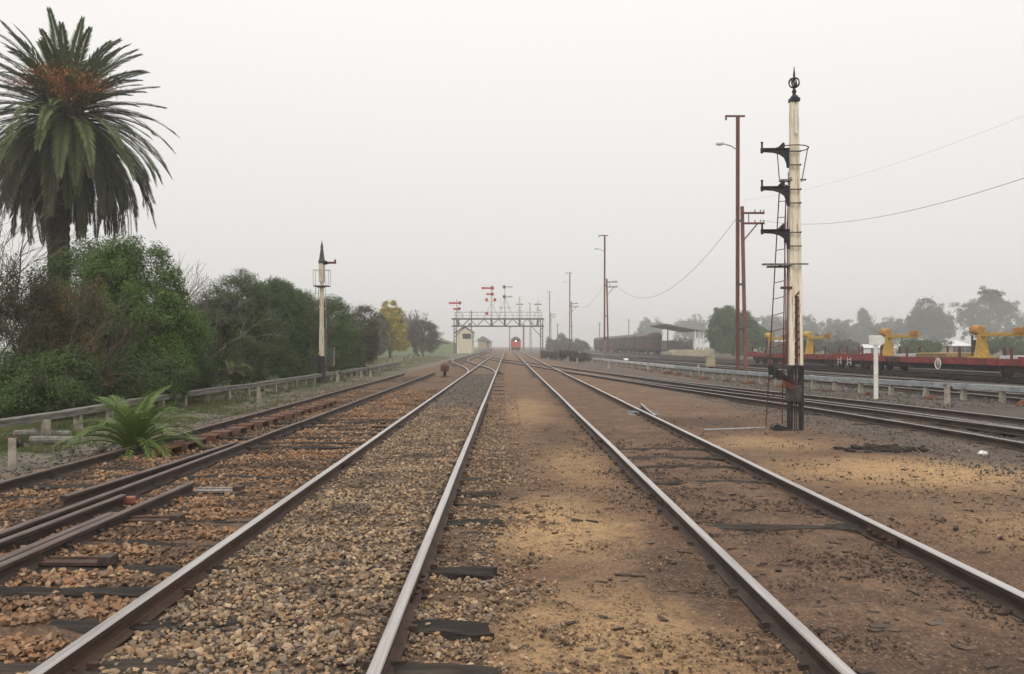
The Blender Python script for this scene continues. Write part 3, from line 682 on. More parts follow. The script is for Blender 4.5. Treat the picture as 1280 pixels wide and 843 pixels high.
# levers and weights
for i in range(3):
    x = -.22 + i * .085; y = -.20 - i * .03
    lv = MB(); lv.bar((x - .34, y, 1.30 - .05 * i), (x + .05, y, .92), .035, .05); lv = lv.build('balance_lever', M['lever_red'] if i == 0 else M['black'], sg)
    mb = MB(); mb.prism([(-.07, .13), (.0, .16), (.07, .13), (.075, -.14), (.03, -.19), (-.05, -.17), (-.075, -.1)], -.022, .022, o=(x + .03, y, .78)); mb.build('counterweight', M['dark_steel'], lv, bevel=.012)
    mb = MB(); mb.box((x - .34, y, 1.24 - .05 * i), (.09, .06, .20)); mb.build('lever_end', M['black'], lv)
mb = MB()
for i in range(4): mb.bar((-.30 + i * .07, -.24, .98 + .02 * i), (-.17 + i * .07, -.26, .86), .03, .03)
mb.build('lever_tip', M['lever_red'], sg)
mb = MB(); mb.box((-.26, -.12, -.03), (.60, .22, .13), top=(.85, .8)); mb.lathe([(.10, -.10), (.10, .10)], (-.42, -.12, .03), 12, axis='y'); mb.bar((-.40, -.12, .1), (-.1, -.1, .02), .06, .05); mb.build('crank_base', M['black'], sg, bevel=.01)
# pale rod on the ground
a = G(880, 538, -.11); b2 = G(957, 537, -.11)
mb = MB(); mb.tube([(a.x, a.y, -.10), ((a.x + b2.x) / 2, (a.y + b2.y) / 2 + .02, -.09), (b2.x, b2.y, -.07)], .016, 6)
tag(mb.build('pull_rod', M['galv']), 'thin pale rod lying on the dirt, leading to the foot of the tall signal', 'rod')
a = G(1154, 538, -.13)
mb = MB(); mb.tube([(a.x - .42, a.y, -.13), (a.x - .2, a.y - .04, -.12), (a.x - .05, a.y - .02, -.10)] + [(a.x + .07 * math.cos(R(t)), a.y, -.05 + .08 * math.sin(R(t))) for t in range(-120, 300, 25)], .011, 5)
tag(mb.build('wire_loop', M['rust_pale']), 'pale loop of old cable standing up from the cinders', 'wire')

# ------------------------------------------------------------------ smaller cream signal on the left
p = G(402, 478, -.2)
sl_ = thing('semaphore_signal', 'slim cream signal post with one red brown arm, beside the hedge trough', 'signal', p)
kk = p.y / F; H2 = 179 * kk - .1
mb = MB(); mb.lathe([(.135, 1.25), (.125, 2.6), (.125, 2.62), (.105, 2.64), (.10, H2 - 2.2), (.095, H2 - 1.1)], n=12); mb.build('post', M['cream_clean'], sl_, smooth=False)
mb = MB(); mb.lathe([(.155, H2 - 2.0), (.15, H2 - 1.1)], n=12); mb.build('post_head', M['cream_clean'], sl_)
mb = MB(); mb.lathe([(.30, -.1), (.30, .12), (.20, .16), (.19, .9), (.17, 1.28)], n=12); mb.build('base', M['black'], sl_)
mb = MB(); mb.lathe([(.17, H2 - 1.1), (.175, H2 - 1.0), (.13, H2 - .85), (.06, H2 - .35), (.075, H2 - .3), (.02, H2 - .05), (.005, H2 + .02)], n=12); mb.build('finial', M['dark_steel'], sl_)
za = 1.6 + (432 - 329) * kk + .2
ar = MB(); ar.prism([(.12, .05), (.62, .05), (.66, .16), (.72, .16), (.72, -.08), (.62, -.05), (.3, -.06), (.2, -.1), (.12, -.08)], -.03, .03, o=(0, -.14, za)); ar = ar.build('semaphore_arm', M['redlead'], sl_)
mb = MB(); mb.lathe([(.10, -.03), (.10, .05)], (.22, -.14, za), 10, axis='y'); mb.build('lamp_lens', M['dark_steel'], ar)
mb = MB(); zp = 1.6 + (432 - 358) * kk + .2; zr = 1.6 + (432 - 338) * kk + .2
mb.box((0, .0, zp), (.72, .5, .05)); mb.box((.0, -.1, zp - .05), (.4, .06, .06)); mb.build('platform', M['rust_pale'], sl_)
mb = MB()
for x, y in ((-.36, -.24), (.36, -.24), (-.36, .25), (.36, .25)): mb.tube([(x, y, zp), (x * 1.05, y, zr)], .013, 5)
mb.tube([(-.38, -.24, zr), (.38, -.24, zr), (.38, .25, zr), (-.38, .25, zr), (-.38, -.24, zr)], .013, 5); mb.build('guard_rail', M['galv'], sl_)
ladder_mb(mb := MB(), (-.72, .3, 0), (-.34, .25, zp), (-.50, .32, 0), (-.2, .27, zp), 14, .014, .009); mb.build('ladder', M['dark_steel'], sl_)
mb = MB(); mb.tube([(.22, -.1, .9), (.24, -.1, 3), (.16, -.12, za)], .014, 5); mb.build('signal_rod', M['galv'], sl_)
mb = MB(); mb.box((-.16, -.2, 1.12), (.22, .12, .4)); mb.bar((-.3, -.22, 1.0), (.1, -.22, .8), .05, .05); mb.build('balance_lever', M['black'], sl_)
p = G(411, 474, -.2)
cb = thing('relay_box', 'grey metal box on a leg behind the slim cream signal post', 'cabinet', (p.x, p.y + .4, -.2))
mb = MB(); mb.box((0, 0, 1.15), (.42, .4, .95)); mb.build('box_body', M['timber_grey'], cb, bevel=.02)
mb = MB(); mb.box((0, 0, 1.65), (.5, .48, .06)); mb.build('box_lid', M['timber_grey'], cb); mb = MB(); mb.box((0, 0, .32), (.16, .16, .72)); mb.build('leg', M['dark_steel'], cb)

# ------------------------------------------------------------------ twin rail light poles with wire arms
def make_pole():
    t = bpy.data.objects.new('light_pole', None); COL.objects.link(t)
    mb = MB(); mb.bar((-.16, 0, -.3), (-.10, 0, 15.0), .21, .17); mb.bar((-.16, -.06, -.3), (-.10, -.06, 15.0), .06, .02); mb.build('tall_post', M['redlead'], t)
    mb = MB(); mb.bar((.36, 0, -.3), (.16, 0, 9.75), .20, .17); mb.build('short_post', M['redbrown'], t)
    for z in (2.6, 5.2, 8.9):
        mb = MB(); w = .30 - z * .012; mb.bar((-w, -.09, z - .16), (w + .06, -.09, z + .16), .07, .03, up=(0, 1, 0)); mb.bar((-w, -.09, z + .16), (w + .06, -.09, z - .16), .07, .03, up=(0, 1, 0)); mb.build('clamp', M['dark_steel'], t)
    for z in (9.35, 8.75):
        mb = MB(); mb.bar((.12, -.1, z), (1.55, -.1, z), .12, .11); ar = mb.build('cross_arm', M['redlead'], t)
        for x in (.95, 1.3, 1.5):
            mb = MB(); mb.lathe([(.03, z + .05), (.05, z + .09), (.035, z + .13), (.055, z + .17), (.02, z + .2)], (x, -.1, 0), 8); mb.build('insulator', M['insulator'], ar)
    mb = MB(); mb.bar((.22, -.1, 7.75), (1.1, -.1, 8.72), .07, .07); mb.bar((.55, -.1, 8.8), (.55, -.1, 9.3), .05, .05); mb.build('brace', M['redlead'], t)
    mb = MB(); mb.bar((-.9, 0, 15.02), (.35, 0, 15.02), .10, .10); mb.box((-.85, 0, 14.9), (.1, .1, .22)); mb.build('top_bar', M['redlead'], t)
    mb = MB(); mb.tube([(-.1, -.05, 13.0), (-.5, -.05, 13.25), (-1.05, -.05, 13.4)], .035, 6); la = mb.build('lamp_arm', M['galv'], t)
    mb = MB(); mb.lathe([(.02, -.28), (.11, -.22), (.14, 0), (.10, .2), (.03, .24)], (-1.25, -.05, 13.42), 10, axis='x'); mb.build('lamp_head', M['white'], la, smooth=True)
    return t
PL = ['nearest of the red brown twin rail light poles, rising behind the tall signal', 'red brown twin rail light pole with a white painted foot, beside the dark brambles',
      'third of the red brown light poles, standing among the dark brambles', 'fourth red brown light pole, close to the gantry', 'farthest red brown light pole, faint in the fog past the gantry']
pole0 = make_pole(); PX = []
for i, (px, py) in enumerate(((925, 467.5), (757, 449), (713, 443.2), (687.5, 440.3), (663, 438.5))):
    q = G(px, py, -.2); o = pole0 if i == 0 else copy_tree(pole0)
    o.location = q; o.scale.z = 1.09; tag(o, PL[i], 'light pole', 'red brown light poles'); PX.append(q)
mb = MB(); mb.bar((-.165, 0, -.3), (-.158, 0, 2.3), .19, .17)
for o in bpy.data.objects:
    if o.name.startswith('light_pole') and (o.location - PX[1]).length < .01: mb.build('painted_foot', M['white'], o)
def wire(a, b, sag, label, r=.014):
    a = Vector(a); b = Vector(b); mb = MB()
    mb.tube([a.lerp(b, t) - Vector((0, 0, sag * 4 * t * (1 - t))) for t in np.linspace(0, 1, 26)], r, 5, cap=False)
    return tag(mb.build('overhead_wire', M['wire']), label, 'wire', 'overhead wires')
A0 = PX[0] + Vector((1.3, -.1, 9.75)); A1 = PX[0] + Vector((1.5, -.1, 10.4))
wire(PX[0] + Vector((-.1, 0, 10.0)), PX[1] + Vector((1.5, -.1, 9.75)), 3.2, 'dark wire sagging between the two nearest light poles')
wire(PX[1] + Vector((-.1, 0, 10.1)), PX[2] + Vector((1.5, -.1, 9.75)), 1.4, 'faint wire sagging between the second and third light poles')
xx, zz = XZ(1295, 218, 26)
wire(A0, (xx, 26, zz), .75, 'dark wire running from the nearest light pole out past the tall signal', .009)
xx, zz = XZ(1295, 139, 30)
wire(A1 + Vector((-1.4, 0, .6)), (xx, 30, zz), .5, 'faint upper wire rising from the nearest light pole', .0035)

# ------------------------------------------------------------------ cable duct on the right, trough on the left
dp = catmull([G(1330, 508, -.2)[:2], G(1207, 498.5, -.2)[:2], G(1020, 485, -.2)[:2], G(860, 469, -.2)[:2], G(741, 453.5, -.2)[:2]], .4)
L = np.concatenate([[0], np.cumsum(np.linalg.norm(np.diff(dp, axis=0), axis=1))])
def along(d): return float(np.interp(d, L, dp[:, 0])), float(np.interp(d, L, dp[:, 1]))
dt = thing('cable_duct', 'long grey blue metal cable duct raised on short posts beside the yard tracks', 'duct', (0, 0, 0))
d = 0; i = 0; ZD = .24
while d < L[-1] - .6:
    e = min(d + 6.1, L[-1]); n = 7
    pts = [along(d + (e - d) * t / n) for t in range(n + 1)]
    mb = MB()
    for (x0, y0), (x1, y1) in zip(pts[:-1], pts[1:]): mb.bar((x0, y0, ZD - .02), (x1, y1, ZD - .02), .22, .17)
    if d < 30: mb.build('duct_section', M['galv'], dt)
    else: mb.build('duct_section', M['pale_pipe'], dt)
    mb = MB(); mb.bar((*pts[0], ZD - .02), (*along(d + .16), ZD - .02), .26, .21); mb.build('joint_collar', M['galv'], dt); d = e
d = .7
while d < L[-1]:
    x, y = along(d); x2, y2 = along(d + .2); rz = math.atan2(y2 - y, x2 - x)
    mb = MB(); mb.box((x, y, -.06), (.14, .18, .42), rz, top=(.8, .8)); mb.build('support_post', M['concrete_post'], dt); d += 1.62 if d < 25 else 2.4
# rusty bits of scrap lying along the duct
for i in range(16):
    d = 1.5 + i * 3.1 + random.uniform(-.6, .6)
    if d > L[-1] - 2: break
    x, y = along(d); s = random.uniform(.12, .25)
    r_ = np.random.default_rng(i); V = IV * (1 + r_.uniform(-.3, .3, (12, 1))) * np.array([s * 1.5, s, s * .7])
    mb = MB(); mb.add([tuple(q) for q in V], [tuple(f) for f in IF])
    tag(mb.build('scrap_lump', M['rusty'], None, loc=(x - .55 + random.uniform(-.2, .2), y - .3, -.22)), 'rusty lump at the foot of the raised cable duct, ' + ORD[i] + ' from its near end', 'scrap', 'rusty lumps along the cable duct')

tg = [G(-40, 566, -.28)[:2], G(42, 554, -.28)[:2], G(89, 541, -.28)[:2], G(235, 510, -.28)[:2], G(318, 496.5, -.28)[:2], G(385, 483, -.28)[:2], G(455, 470, -.28)[:2], G(500, 459, -.28)[:2]]
lp = catmull(tg, .4); L2 = np.concatenate([[0], np.cumsum(np.linalg.norm(np.diff(lp, axis=0), axis=1))])
def along2(d): return float(np.interp(d, L2, lp[:, 0])), float(np.interp(d, L2, lp[:, 1]))
gt = thing('cable_trough', 'weathered timber cable trough on short concrete posts, running along the hedge', 'cable trough', (0, 0, 0))
d = 0
while d < L2[-1] - 1:
    e = min(d + 3.4, L2[-1]); dz = random.uniform(-.02, .02)
    a, b2 = along2(d), along2(e); mb = MB()
    mb.bar((*a, .21 + dz), (*b2, .21 + random.uniform(-.02, .02)), .24, .035); mb.bar((*a, .14 + dz), (*b2, .14), .20, .11); mb.build('trough_board', M['timber_grey'], gt); d = e
d = .5
while d < L2[-1]:
    x, y = along2(d); mb = MB(); mb.box((x, y, -.17), (.16, .13, .56), random.uniform(-.2, .2), top=(.85, .85)); mb.build('support_post', M['concrete_post'], gt); d += 1.72
# timber tables beside the small signal
p = G(447, 467, -.28); tb = thing('timber_stand', 'low dark timber stand beside the slim cream signal', 'stand', (p.x, p.y, -.28))
mb = MB(); mb.box((0, 0, .45), (1.7, .8, .09)); mb.build('top_board', M['timber_dark'], tb)
for x in (-.7, .7):
    for y in (-.3, .3): mb = MB(); mb.box((x, y, .2), (.12, .12, .44)); mb.build('leg', M['timber'], tb)
# logs and a stump at the far left
for px, py, ln, lab in ((52, 548, 1.1, 'pale round log lying under the cable trough'), (68, 556, .9, 'darker round log lying in front of the pale log by the trough')):
    p = G(px, py, -.27); mb = MB(); r_ = .085
    mb.tube([(p.x - ln / 2, p.y, p.z + r_), (p.x, p.y + .05, p.z + r_), (p.x + ln / 2, p.y + .06, p.z + r_ * .9)], r_, 9, r2=r_ * .85)
    tag(mb.build('log', M['timber_grey']), lab, 'log')

# ------------------------------------------------------------------ little posts and pulley stakes
def stake(px, py, h, label, w=.13, pulley=True, group='short cream stakes along the point rods'):
    p = G(px, py, -.2); t = thing('pulley_stake', label, 'stake', p, random.uniform(-.3, .3), group)
    mb = MB(); mb.box((0, 0, h / 2 - .06), (w, w * .8, h + .12), top=(.9, .9)); mb.build('post', M['concrete_post'], t, bevel=.008)
    if pulley:
        mb = MB(); mb.lathe([(.07, -.03), (.05, -.01), (.05, .01), (.07, .03)], (w * .85, 0, h * .8), 10, axis='x'); mb.build('pulley', M['black'], t)
        mb = MB(); mb.box((-w * .1, 0, h * .98), (w * 1.5, w * .5, .03)); mb.build('bracket', M['rust_pale'], t)
    return t
stake(16, 583, .42, 'split grey stake with a black pulley, nearest the camera on the hedge side', .12)
stake(324, 500, .42, 'cream stake with a black pulley between the trough and the siding', .14)
stake(422, 478, .55, 'tall cream stake standing just right of the slim signal')
for px, py, n in ((452, 474, 0), (463, 473, 1)): stake(px, py, .42, ('dark' if n else 'pale') + ' stake of the close pair right of the slim signal', .16)
for i, (px, py) in enumerate(((480, 461.5), (488, 456), (494, 453.5), (498, 452.5), (502, 451.5), (513, 449), (520, 447), (526, 447))):
    stake(px, py, .55 if i else .62, 'first of the small cream stakes in a row running off before the yellow tree' if i == 0 else ('last of the small cream stakes before the bare tree' if i == 7 else ORD[i] + ' of the small cream stakes in the row running off before the yellow tree'), .16, False)
for i, (px, py, lab) in enumerate(((873, 470, 'cream stake with a black pulley in front of the yellowish relay box'), (810, 464, 'cream stake standing alone in front of the pale pipe part of the duct'), (761, 461.5, 'cream stake just right of the white footed light pole'), (721.5, 455, 'cream stake right of the brambles'), (710, 453.5, 'cream stake before the middle of the brambles'), (700, 451, 'cream stake before the left end of the brambles'), (1184, 505.5, 'cream stake with a bracket before the grey blue duct, near the white arrow sign'))):
    stake(px, py, .60 if i else .66, lab, .15, i in (0, 6))
for i, (px, py) in enumerate(((667, 443.5), (671, 444.5), (675, 445))):
    stake(px, py, .4, 'small white stake in the cluster by the gantry leg', .14, False, 'white stakes by the gantry leg')
stake(565, 450, .8, 'white stake standing left of the curved track near the signal box', .2, False)
# yellowish relay box
p = G(888, 464, -.2); rb = thing('relay_box', 'small buff relay box on a black leg beside the cable duct', 'cabinet', p)
kk = p.y / F
mb = MB(); mb.box((0, 0, 12 * kk), (10.5 * kk, 8 * kk, 13 * kk)); mb.build('box_body', M['buff'], rb, bevel=.02); mb = MB(); mb.box((0, 0, 19 * kk), (12 * kk, 9 * kk, 1.4 * kk)); mb.build('box_lid', M['buff'], rb); mb = MB(); mb.box((0, 0, 2.4 * kk), (5.5 * kk, 5 * kk, 6.4 * kk)); mb.build('leg', M['black'], rb)
mb = MB(); mb.box((0, -4.1 * kk, 12 * kk), (8 * kk, .03, 10 * kk)); mb.build('door', M['buff'], rb)
# white arrow sign
p = G(1095, 498, -.2); ws = thing('arrow_sign', 'white post carrying a white board cut to an arrow point, standing by the duct', 'sign', p); kk = p.y / F
mb = MB(); mb.box((0, 0, 38 * kk), (.14, .05, 78 * kk)); mb.build('post', M['white'], ws, bevel=.006)
mb = MB(); mb.prism([(-.25, -.17), (.17, -.17), (.29, -.09), (.29, .09), (.17, .17), (-.25, .17)], -.055, -.03, o=(0, 0, 72.5 * kk)); mb.build('sign_board', M['white'], ws, bevel=.004)
# rust red point indicator
p = G(556, 472, -.15); pi_ = thing('point_indicator', 'rust red drum shaped point indicator on a black stand beside the bright railed track', 'signal', p); kk = p.y / F
mb = MB(); mb.lathe([(.26, -.05), (.25, .05), (.10, .09), (.075, .36)], n=12); mb.build('stand', M['black'], pi_)
mb = MB(); mb.lathe([(.20, .34), (.235, .38), (.235, .66), (.17, .74), (.08, .78), (.05, .82)], n=14); mb.build('drum', M['rust_pale'], pi_)
mb = MB(); mb.lathe([(.11, -.255), (.11, -.20)], (0, 0, .53), 12, axis='y'); mb.build('lens', M['redlead'], pi_)
mb = MB(); mb.bar((.1, 0, -.02), (.75, .0, -.02), .09, .07); mb.build('rodding', M['black'], pi_)

# ------------------------------------------------------------------ rusty blocks set in a row inside the siding
n = 17
for i in range(n):
    t = i / (n - 1); y = 13.9 + (25.5 - 13.9) * (t ** 1.1); x = -5.42 + .30 * t + random.uniform(-.03, .03)
    mb = MB(); w, h, dd = .29, .14, .38; a = random.uniform(-.13, .13)
    mb.box((0, 0, h / 2 - .02), (w, .05, h), 0); mb.box((0, dd / 2, h - .03), (w, dd, .03)); mb.box((0, dd * .95, h / 2 - .03), (w * .97, .05, h - .05))
    lab = 'nearest rusty steel block of the row inside the siding, beside the small palm' if i == 0 else ('farthest rusty steel block of the row inside the siding' if i == n - 1 else ORD[i] + ' rusty steel block, counted from the small palm along the siding')
    o = mb.build('steel_block', M['rust_pale'] if i % 3 else M['rusty'], None, bevel=.006, loc=(x, y, -.13), rz=a); tag(o, lab, 'steel block', 'rusty steel blocks in the siding')
# small plates, a brick piece and litter
for px, py, lab, a in ((275, 613, 'pale steel tie plate lying on the stones nearest the ballasted track', .0), (193, 650, 'steel tie plate lying beside the sawn end of a cut rail', .03), (100, 702, 'long grey steel tie plate on a dark sleeper at the edge of the cut rails', .0)):
    p = G(px, py, -.10); t = thing('tie_plate', lab, 'plate', (p.x, p.y, -.105), a)
    mb = MB(); mb.box((0, 0, 0), (.56, .14, .03)); mb.box((0, .05, .022), (.54, .03, .02)); mb.build('plate', M['rust_web'] if py > 620 else M['rail_top_dull'], t, bevel=.004)
    mb = MB(); mb.box((.22, 0, .03), (.10, .15, .05)); mb.build('chair_block', M['rail_web_old'], t)
p = G(157, 630, -.12); mb = MB(); mb.box((0, 0, 0), (.20, .11, .07)); tag(mb.build('brick', M['brickred'], None, bevel=.01, loc=(p.x, p.y, -.08), rz=.4), 'orange red brick piece lying between cut rails', 'brick')
for i, (px, py, s, lab) in enumerate(((1228, 568, .09, 'white scrap lying on grey cinders near the dark branch rails'), (836, 597, .035, 'small white pebble between the rails of the dirt covered track'), (783, 450, .35, 'white heap of scrap far off by the yard tracks'))):
    p = G(px, py, -.14); V = IV * (1 + np.random.default_rng(40 + i).uniform(-.3, .3, (12, 1))) * np.array([s, s * .7, s * .5])
    mb = MB(); mb.add([tuple(q) for q in V], [tuple(f) for f in IF]); tag(mb.build('white_scrap', M['white'], None, loc=(p.x, p.y, -.13)), lab, 'scrap')
p = G(812, 518, -.12); jk = MB()
for i in range(14): a = random.uniform(0, 3.1); x, y = random.uniform(-.35, .3), random.uniform(-.5, .5); jk.bar((x, y, random.uniform(-.03, .03)), (x + .22 * math.cos(a), y + .22 * math.sin(a), random.uniform(-.03, .05)), .03, .025)
tag(jk.build('scrap_heap', M['galv'], None, loc=(p.x - .05, p.y, -.09)), 'tangle of grey metal scrap inside the dirt covered track beside the short guard rail', 'scrap', None, 'stuff')
p = G(1100, 562, -.13); V = []
bm = MB(); r_ = np.random.default_rng(3)
for i in range(60):
    s = r_.uniform(.03, .10); o = np.array([r_.normal(0, .28), r_.normal(0, .22), r_.uniform(0, .03)]); bm.add([tuple(q) for q in IV * (1 + r_.uniform(-.35, .35, (12, 1))) * np.array([s, s, s * .55]) + o], [tuple(f) for f in IF])
o = bm.build('cinder_heap', M['timber_dark'], None, loc=(p.x, p.y, -.13)); tag(o, 'low heap of black cinders on the tan dirt beyond the dirt covered track', 'cinders', None, 'stuff')

# ------------------------------------------------------------------ signal gantry
GY0 = 184.0; kg = GY0 / F
def gx(px): return XZ(px, 432, GY0)[0]
def gz(py): return CAMZ + (432 - py) * kg
XL, XR = gx(569), gx(677); zb, zt, zr = gz(408), gz(399), gz(390.5)
ga = thing('signal_gantry', 'dark steel lattice signal gantry spanning the tracks in the fog', 'gantry', (0, GY0, -.15))
oz = .15
for x in (XL, XR):
    mb = MB()
    for dx in (-.24, .24): mb.bar((x + dx, 0, -.2), (x + dx, 0, zt + oz), .17, .5)
    for i in range(8): z = i * .8; mb.bar((x - .2, -.2, z), (x + .2, -.2, z + .8), .07, .05); mb.bar((x + .2, -.2, z), (x - .2, -.2, z + .8), .07, .05)
    mb.build('leg', M['dark_steel'], ga)
mb = MB()
for y in (-.55, .55):
    for z in (zb, zt): mb.bar((XL - .7, y, z + oz), (XR + .5, y, z + oz), .16, .27)
    n = 12
    for i in range(n):
        x0 = XL + (XR - XL) * i / n; x1 = XL + (XR - XL) * (i + 1) / n
        mb.bar((x0, y, (zb if i % 2 else zt) + oz), (x1, y, (zt if i % 2 else zb) + oz), .12, .12)
for i in range(7): x0 = XL + (XR - XL) * i / 6; mb.bar((x0, -.55, zb + oz), (x0, .55, zb + oz), .1, .12)
mb.build('truss', M['dark_steel'], ga)
mb = MB(); mb.box(((XL + XR) / 2, 0, zt + oz + .14), (XR - XL + 1, 1.1, .05)); mb.build('walkway', M['timber'], ga)
mb = MB()
for y in (-.55, .55):
    mb.bar((XL - .3, y, zr + oz), (XR + .2, y, zr + oz), .08, .08); mb.bar((XL - .3, y, (zr + zt) / 2 + oz), (XR + .2, y, (zr + zt) / 2 + oz), .04, .04)
    for i in range(13): x0 = XL + (XR - XL) * i / 12; mb.bar((x0, y, zt + oz), (x0, y, zr + oz), .05, .05)
mb.build('hand_rail', M['galv'], ga)
for x, s in ((XL, 1), (XR, -1)):
    mb = MB(); mb.bar((x, 0, zb - 2.1), (x + s * 2.0, 0, zb), .12, .12); mb.build('knee_brace', M['dark_steel'], ga)
for px in (573, 614.5, 631, 649.5, 672):
    mb = MB(); mb.box((gx(px), -.6, (zb + zt) / 2 + oz), (.42, .2, zt - zb)); mb.build('signal_bracket', M['dark_steel'], ga)
def sig_arm(parent, x0, x1, z, h, mt, taper=.75, w=.06, end=None):
    s = 1 if x1 > x0 else -1; mb = MB()
    mb.prism([(x0, -h * taper / 2), (x1, -h / 2), (x1, h / 2), (x0, h * taper / 2)][::s], -.14 - w, -.14, o=(0, 0, z)); return mb.build('semaphore_arm', mt, parent)
def doll(px, top, label, wood=.25, dark=False):
    t = thing('semaphore_signal', label, 'signal', (gx(px), GY0 - .2, zt), 0, 'signals on the gantry')
    mb = MB(); h = gz(top) - zt; mb.lathe([(wood * .62, 0), (wood * .5, h - .15), (wood * .62, h - .1), (.03, h + .05)], n=10); mb.build('post', M['dark_steel'] if dark else M['cream_clean'], t)
    return t
def disc(t, x, z, mt, r=.38):
    mb = MB(); mb.lathe([(r, -.2), (r, -.14)], (x, 0, z), 16, axis='y'); return mb.build('signal_disc', mt, t)
def stays(t, zz, x0, x1):
    mb = MB(); mb.tube([(0, 0, zz), (x0, 0, 0)], .045, 5); mb.tube([(0, 0, zz), (x1, 0, 0)], .045, 5); mb.build('stay', M['galv'], t)
rz_ = lambda py: gz(py) - zt
t = doll(571, 374, 'gantry signal above the left leg with two short red arms')
sig_arm(t, .75, -1.65, rz_(379.2), .42, M['red_arm']); disc(t, .65, rz_(379), M['red_arm'], .36); sig_arm(t, .8, -.75, rz_(386.5), .42, M['red_arm']); disc(t, .55, rz_(386), M['red_arm'], .32); stays(t, rz_(386), .9, 1.8)
t = doll(614.5, 357, 'tall gantry signal with two red arms above red discs')
sig_arm(t, .15, -2.1, rz_(360.5), .50, M['red_arm'], .55); disc(t, .12, rz_(360.5), M['red_arm'], .42); sig_arm(t, .15, -1.1, rz_(368), .45, M['red_arm'], .6); disc(t, .12, rz_(368), M['red_arm'], .38)
disc(t, -1.05, rz_(375), M['red_arm'], .34); disc(t, .68, rz_(375), M['red_arm'], .34); disc(t, -1.0, rz_(392), M['red_arm'], .34)
mb = MB(); mb.bar((-1.1, 0, rz_(377.5)), (.75, 0, rz_(377.5)), .1, .12); mb.build('cross_bar', M['cream_clean'], t); mb = MB(); mb.bar((-1.0, 0, rz_(394)), (0, 0, rz_(394)), .1, .1); mb.build('cross_bar', M['cream_clean'], t); stays(t, rz_(378), -1.6, 1.5)
t = doll(631, 357, 'tall gantry signal with two pale arms seen from behind', .2)
for y in (359, 371.2):
    disc(t, -.1, rz_(y), M['dark_steel'], .36); sig_arm(t, .4, 1.6, rz_(y), .34, M['grey_arm'], .9)
mb = MB(); mb.bar((-.8, 0, rz_(385)), (1.0, 0, rz_(385)), .1, .12); mb.build('cross_bar', M['cream_clean'], t); mb = MB(); mb.bar((-.9, 0, rz_(372)), (-1.2, 0, 0), .08, .08); mb.build('cross_bar', M['cream_clean'], t); stays(t, rz_(371), -1.2, 1.9); disc(t, -.8, rz_(385), M['grey_arm'], .22); disc(t, .9, rz_(385), M['grey_arm'], .22)
t = doll(649.6, 371, 'slim gantry post with an empty cross bracket, right of the tall signal pair')
mb = MB(); mb.bar((-.75, 0, rz_(380.6)), (.75, 0, rz_(380.6)), .12, .2); mb.build('cross_bar', M['rust_pale'], t); mb = MB(); mb.bar((-.35, 0, rz_(384)), (.35, 0, rz_(384)), .1, .1); mb.build('cross_bar', M['rust_pale'], t); stays(t, rz_(382), -.6, .6)
t = doll(672.3, 375, 'rusty gantry post with an empty cross bracket above the right leg', .16)
mb = MB(); mb.bar((-.75, 0, rz_(380.6)), (.75, 0, rz_(380.6)), .12, .2); mb.build('cross_bar', M['rust_pale'], t); mb = MB(); mb.bar((.1, 0, rz_(388)), (.8, 0, rz_(388)), .1, .1); mb.build('cross_bar', M['rust_pale'], t); stays(t, rz_(382), -.8, .5)

# ------------------------------------------------------------------ signal box, station building
SBY = 197.0; kb = SBY / F
def bx_(px): return XZ(px, 432, SBY)[0]
x0, x1 = bx_(570.5), bx_(590.5); W = x1 - x0; HB = 5.2; pk = 6.3
sb = thing('signal_box', 'cream weatherboard signal box with a gabled roof behind the gantry leg', 'building', ((x0 + x1) / 2, SBY, -.2))
mb = MB(); mb.prism([(-W / 2, 0), (W / 2, 0), (W / 2, HB - .4), (0, pk - .25), (-W / 2, HB - .4)], 0, 8.5)
for i in range(20): mb.box((0, -.01, .3 + i * .22), (W + .02, .03, .025))
mb.build('wall', M['weatherboard'], sb)
mb = MB(); n_ = .12
for s in (-1, 1): mb.prism([(0, pk - .2), (0, pk - .2 + n_), (s * (W / 2 + .45), HB - .62 + n_), (s * (W / 2 + .45), HB - .62)][::-s], -.35, 8.9)
rf = mb.build('roof', M['iron_roof'], sb)
mb = MB(); mb.box((W / 4, 6, pk + .2), (.5, .5, 1.0)); mb.build('chimney', M['brickred'], rf)
for i in range(4):
    mb = MB(); mb.box((-.15 + i * .46, -.03, 3.85), (.42, .05, 1.15)); f = mb.build('window', M['dark_steel'], sb); mb = MB(); mb.box((-.15 + i * .46, -.06, 3.85), (.33, .03, 1.0)); mb.build('pane', M['glass_dark'], f)
for i in range(8):
    mb = MB(); mb.box((W / 2 + .03, .7 + i * 1.0, 3.85), (.05, .85, 1.2)); f = mb.build('window', M['weatherboard'], sb); mb = MB(); mb.box((W / 2 + .06, .7 + i * 1.0, 3.85), (.03, .72, 1.05)); mb.build('pane', M['glass_dark'], f)
mb = MB(); mb.box((W / 2 + .5, 4, 2.75), (1.0, 8, .08)); mb.bar((W / 2 + .95, 0, 3.7), (W / 2 + .95, 8, 3.7), .05, .05); mb.build('balcony', M['iron_roof'], sb)
mb = MB(); mb.box((W / 2 + .25, -.3, 3.9), (.8, .6, .12)); mb.box((W / 2 + .3, -.3, 4.6), (.7, .5, .1)); mb.build('awning', M['iron_roof'], sb)
for x in (-W / 2 + .35, W / 2 - .5):
    mb = MB(); mb.box((x, -.12, .6), (.35, .25, 1.3)); mb.build('buttress', M['white'], sb)
mb = MB(); mb.lathe([(.12, 0), (.1, 9.6), (.03, 10)], n=8); q = G(587.3, 441, -.15)
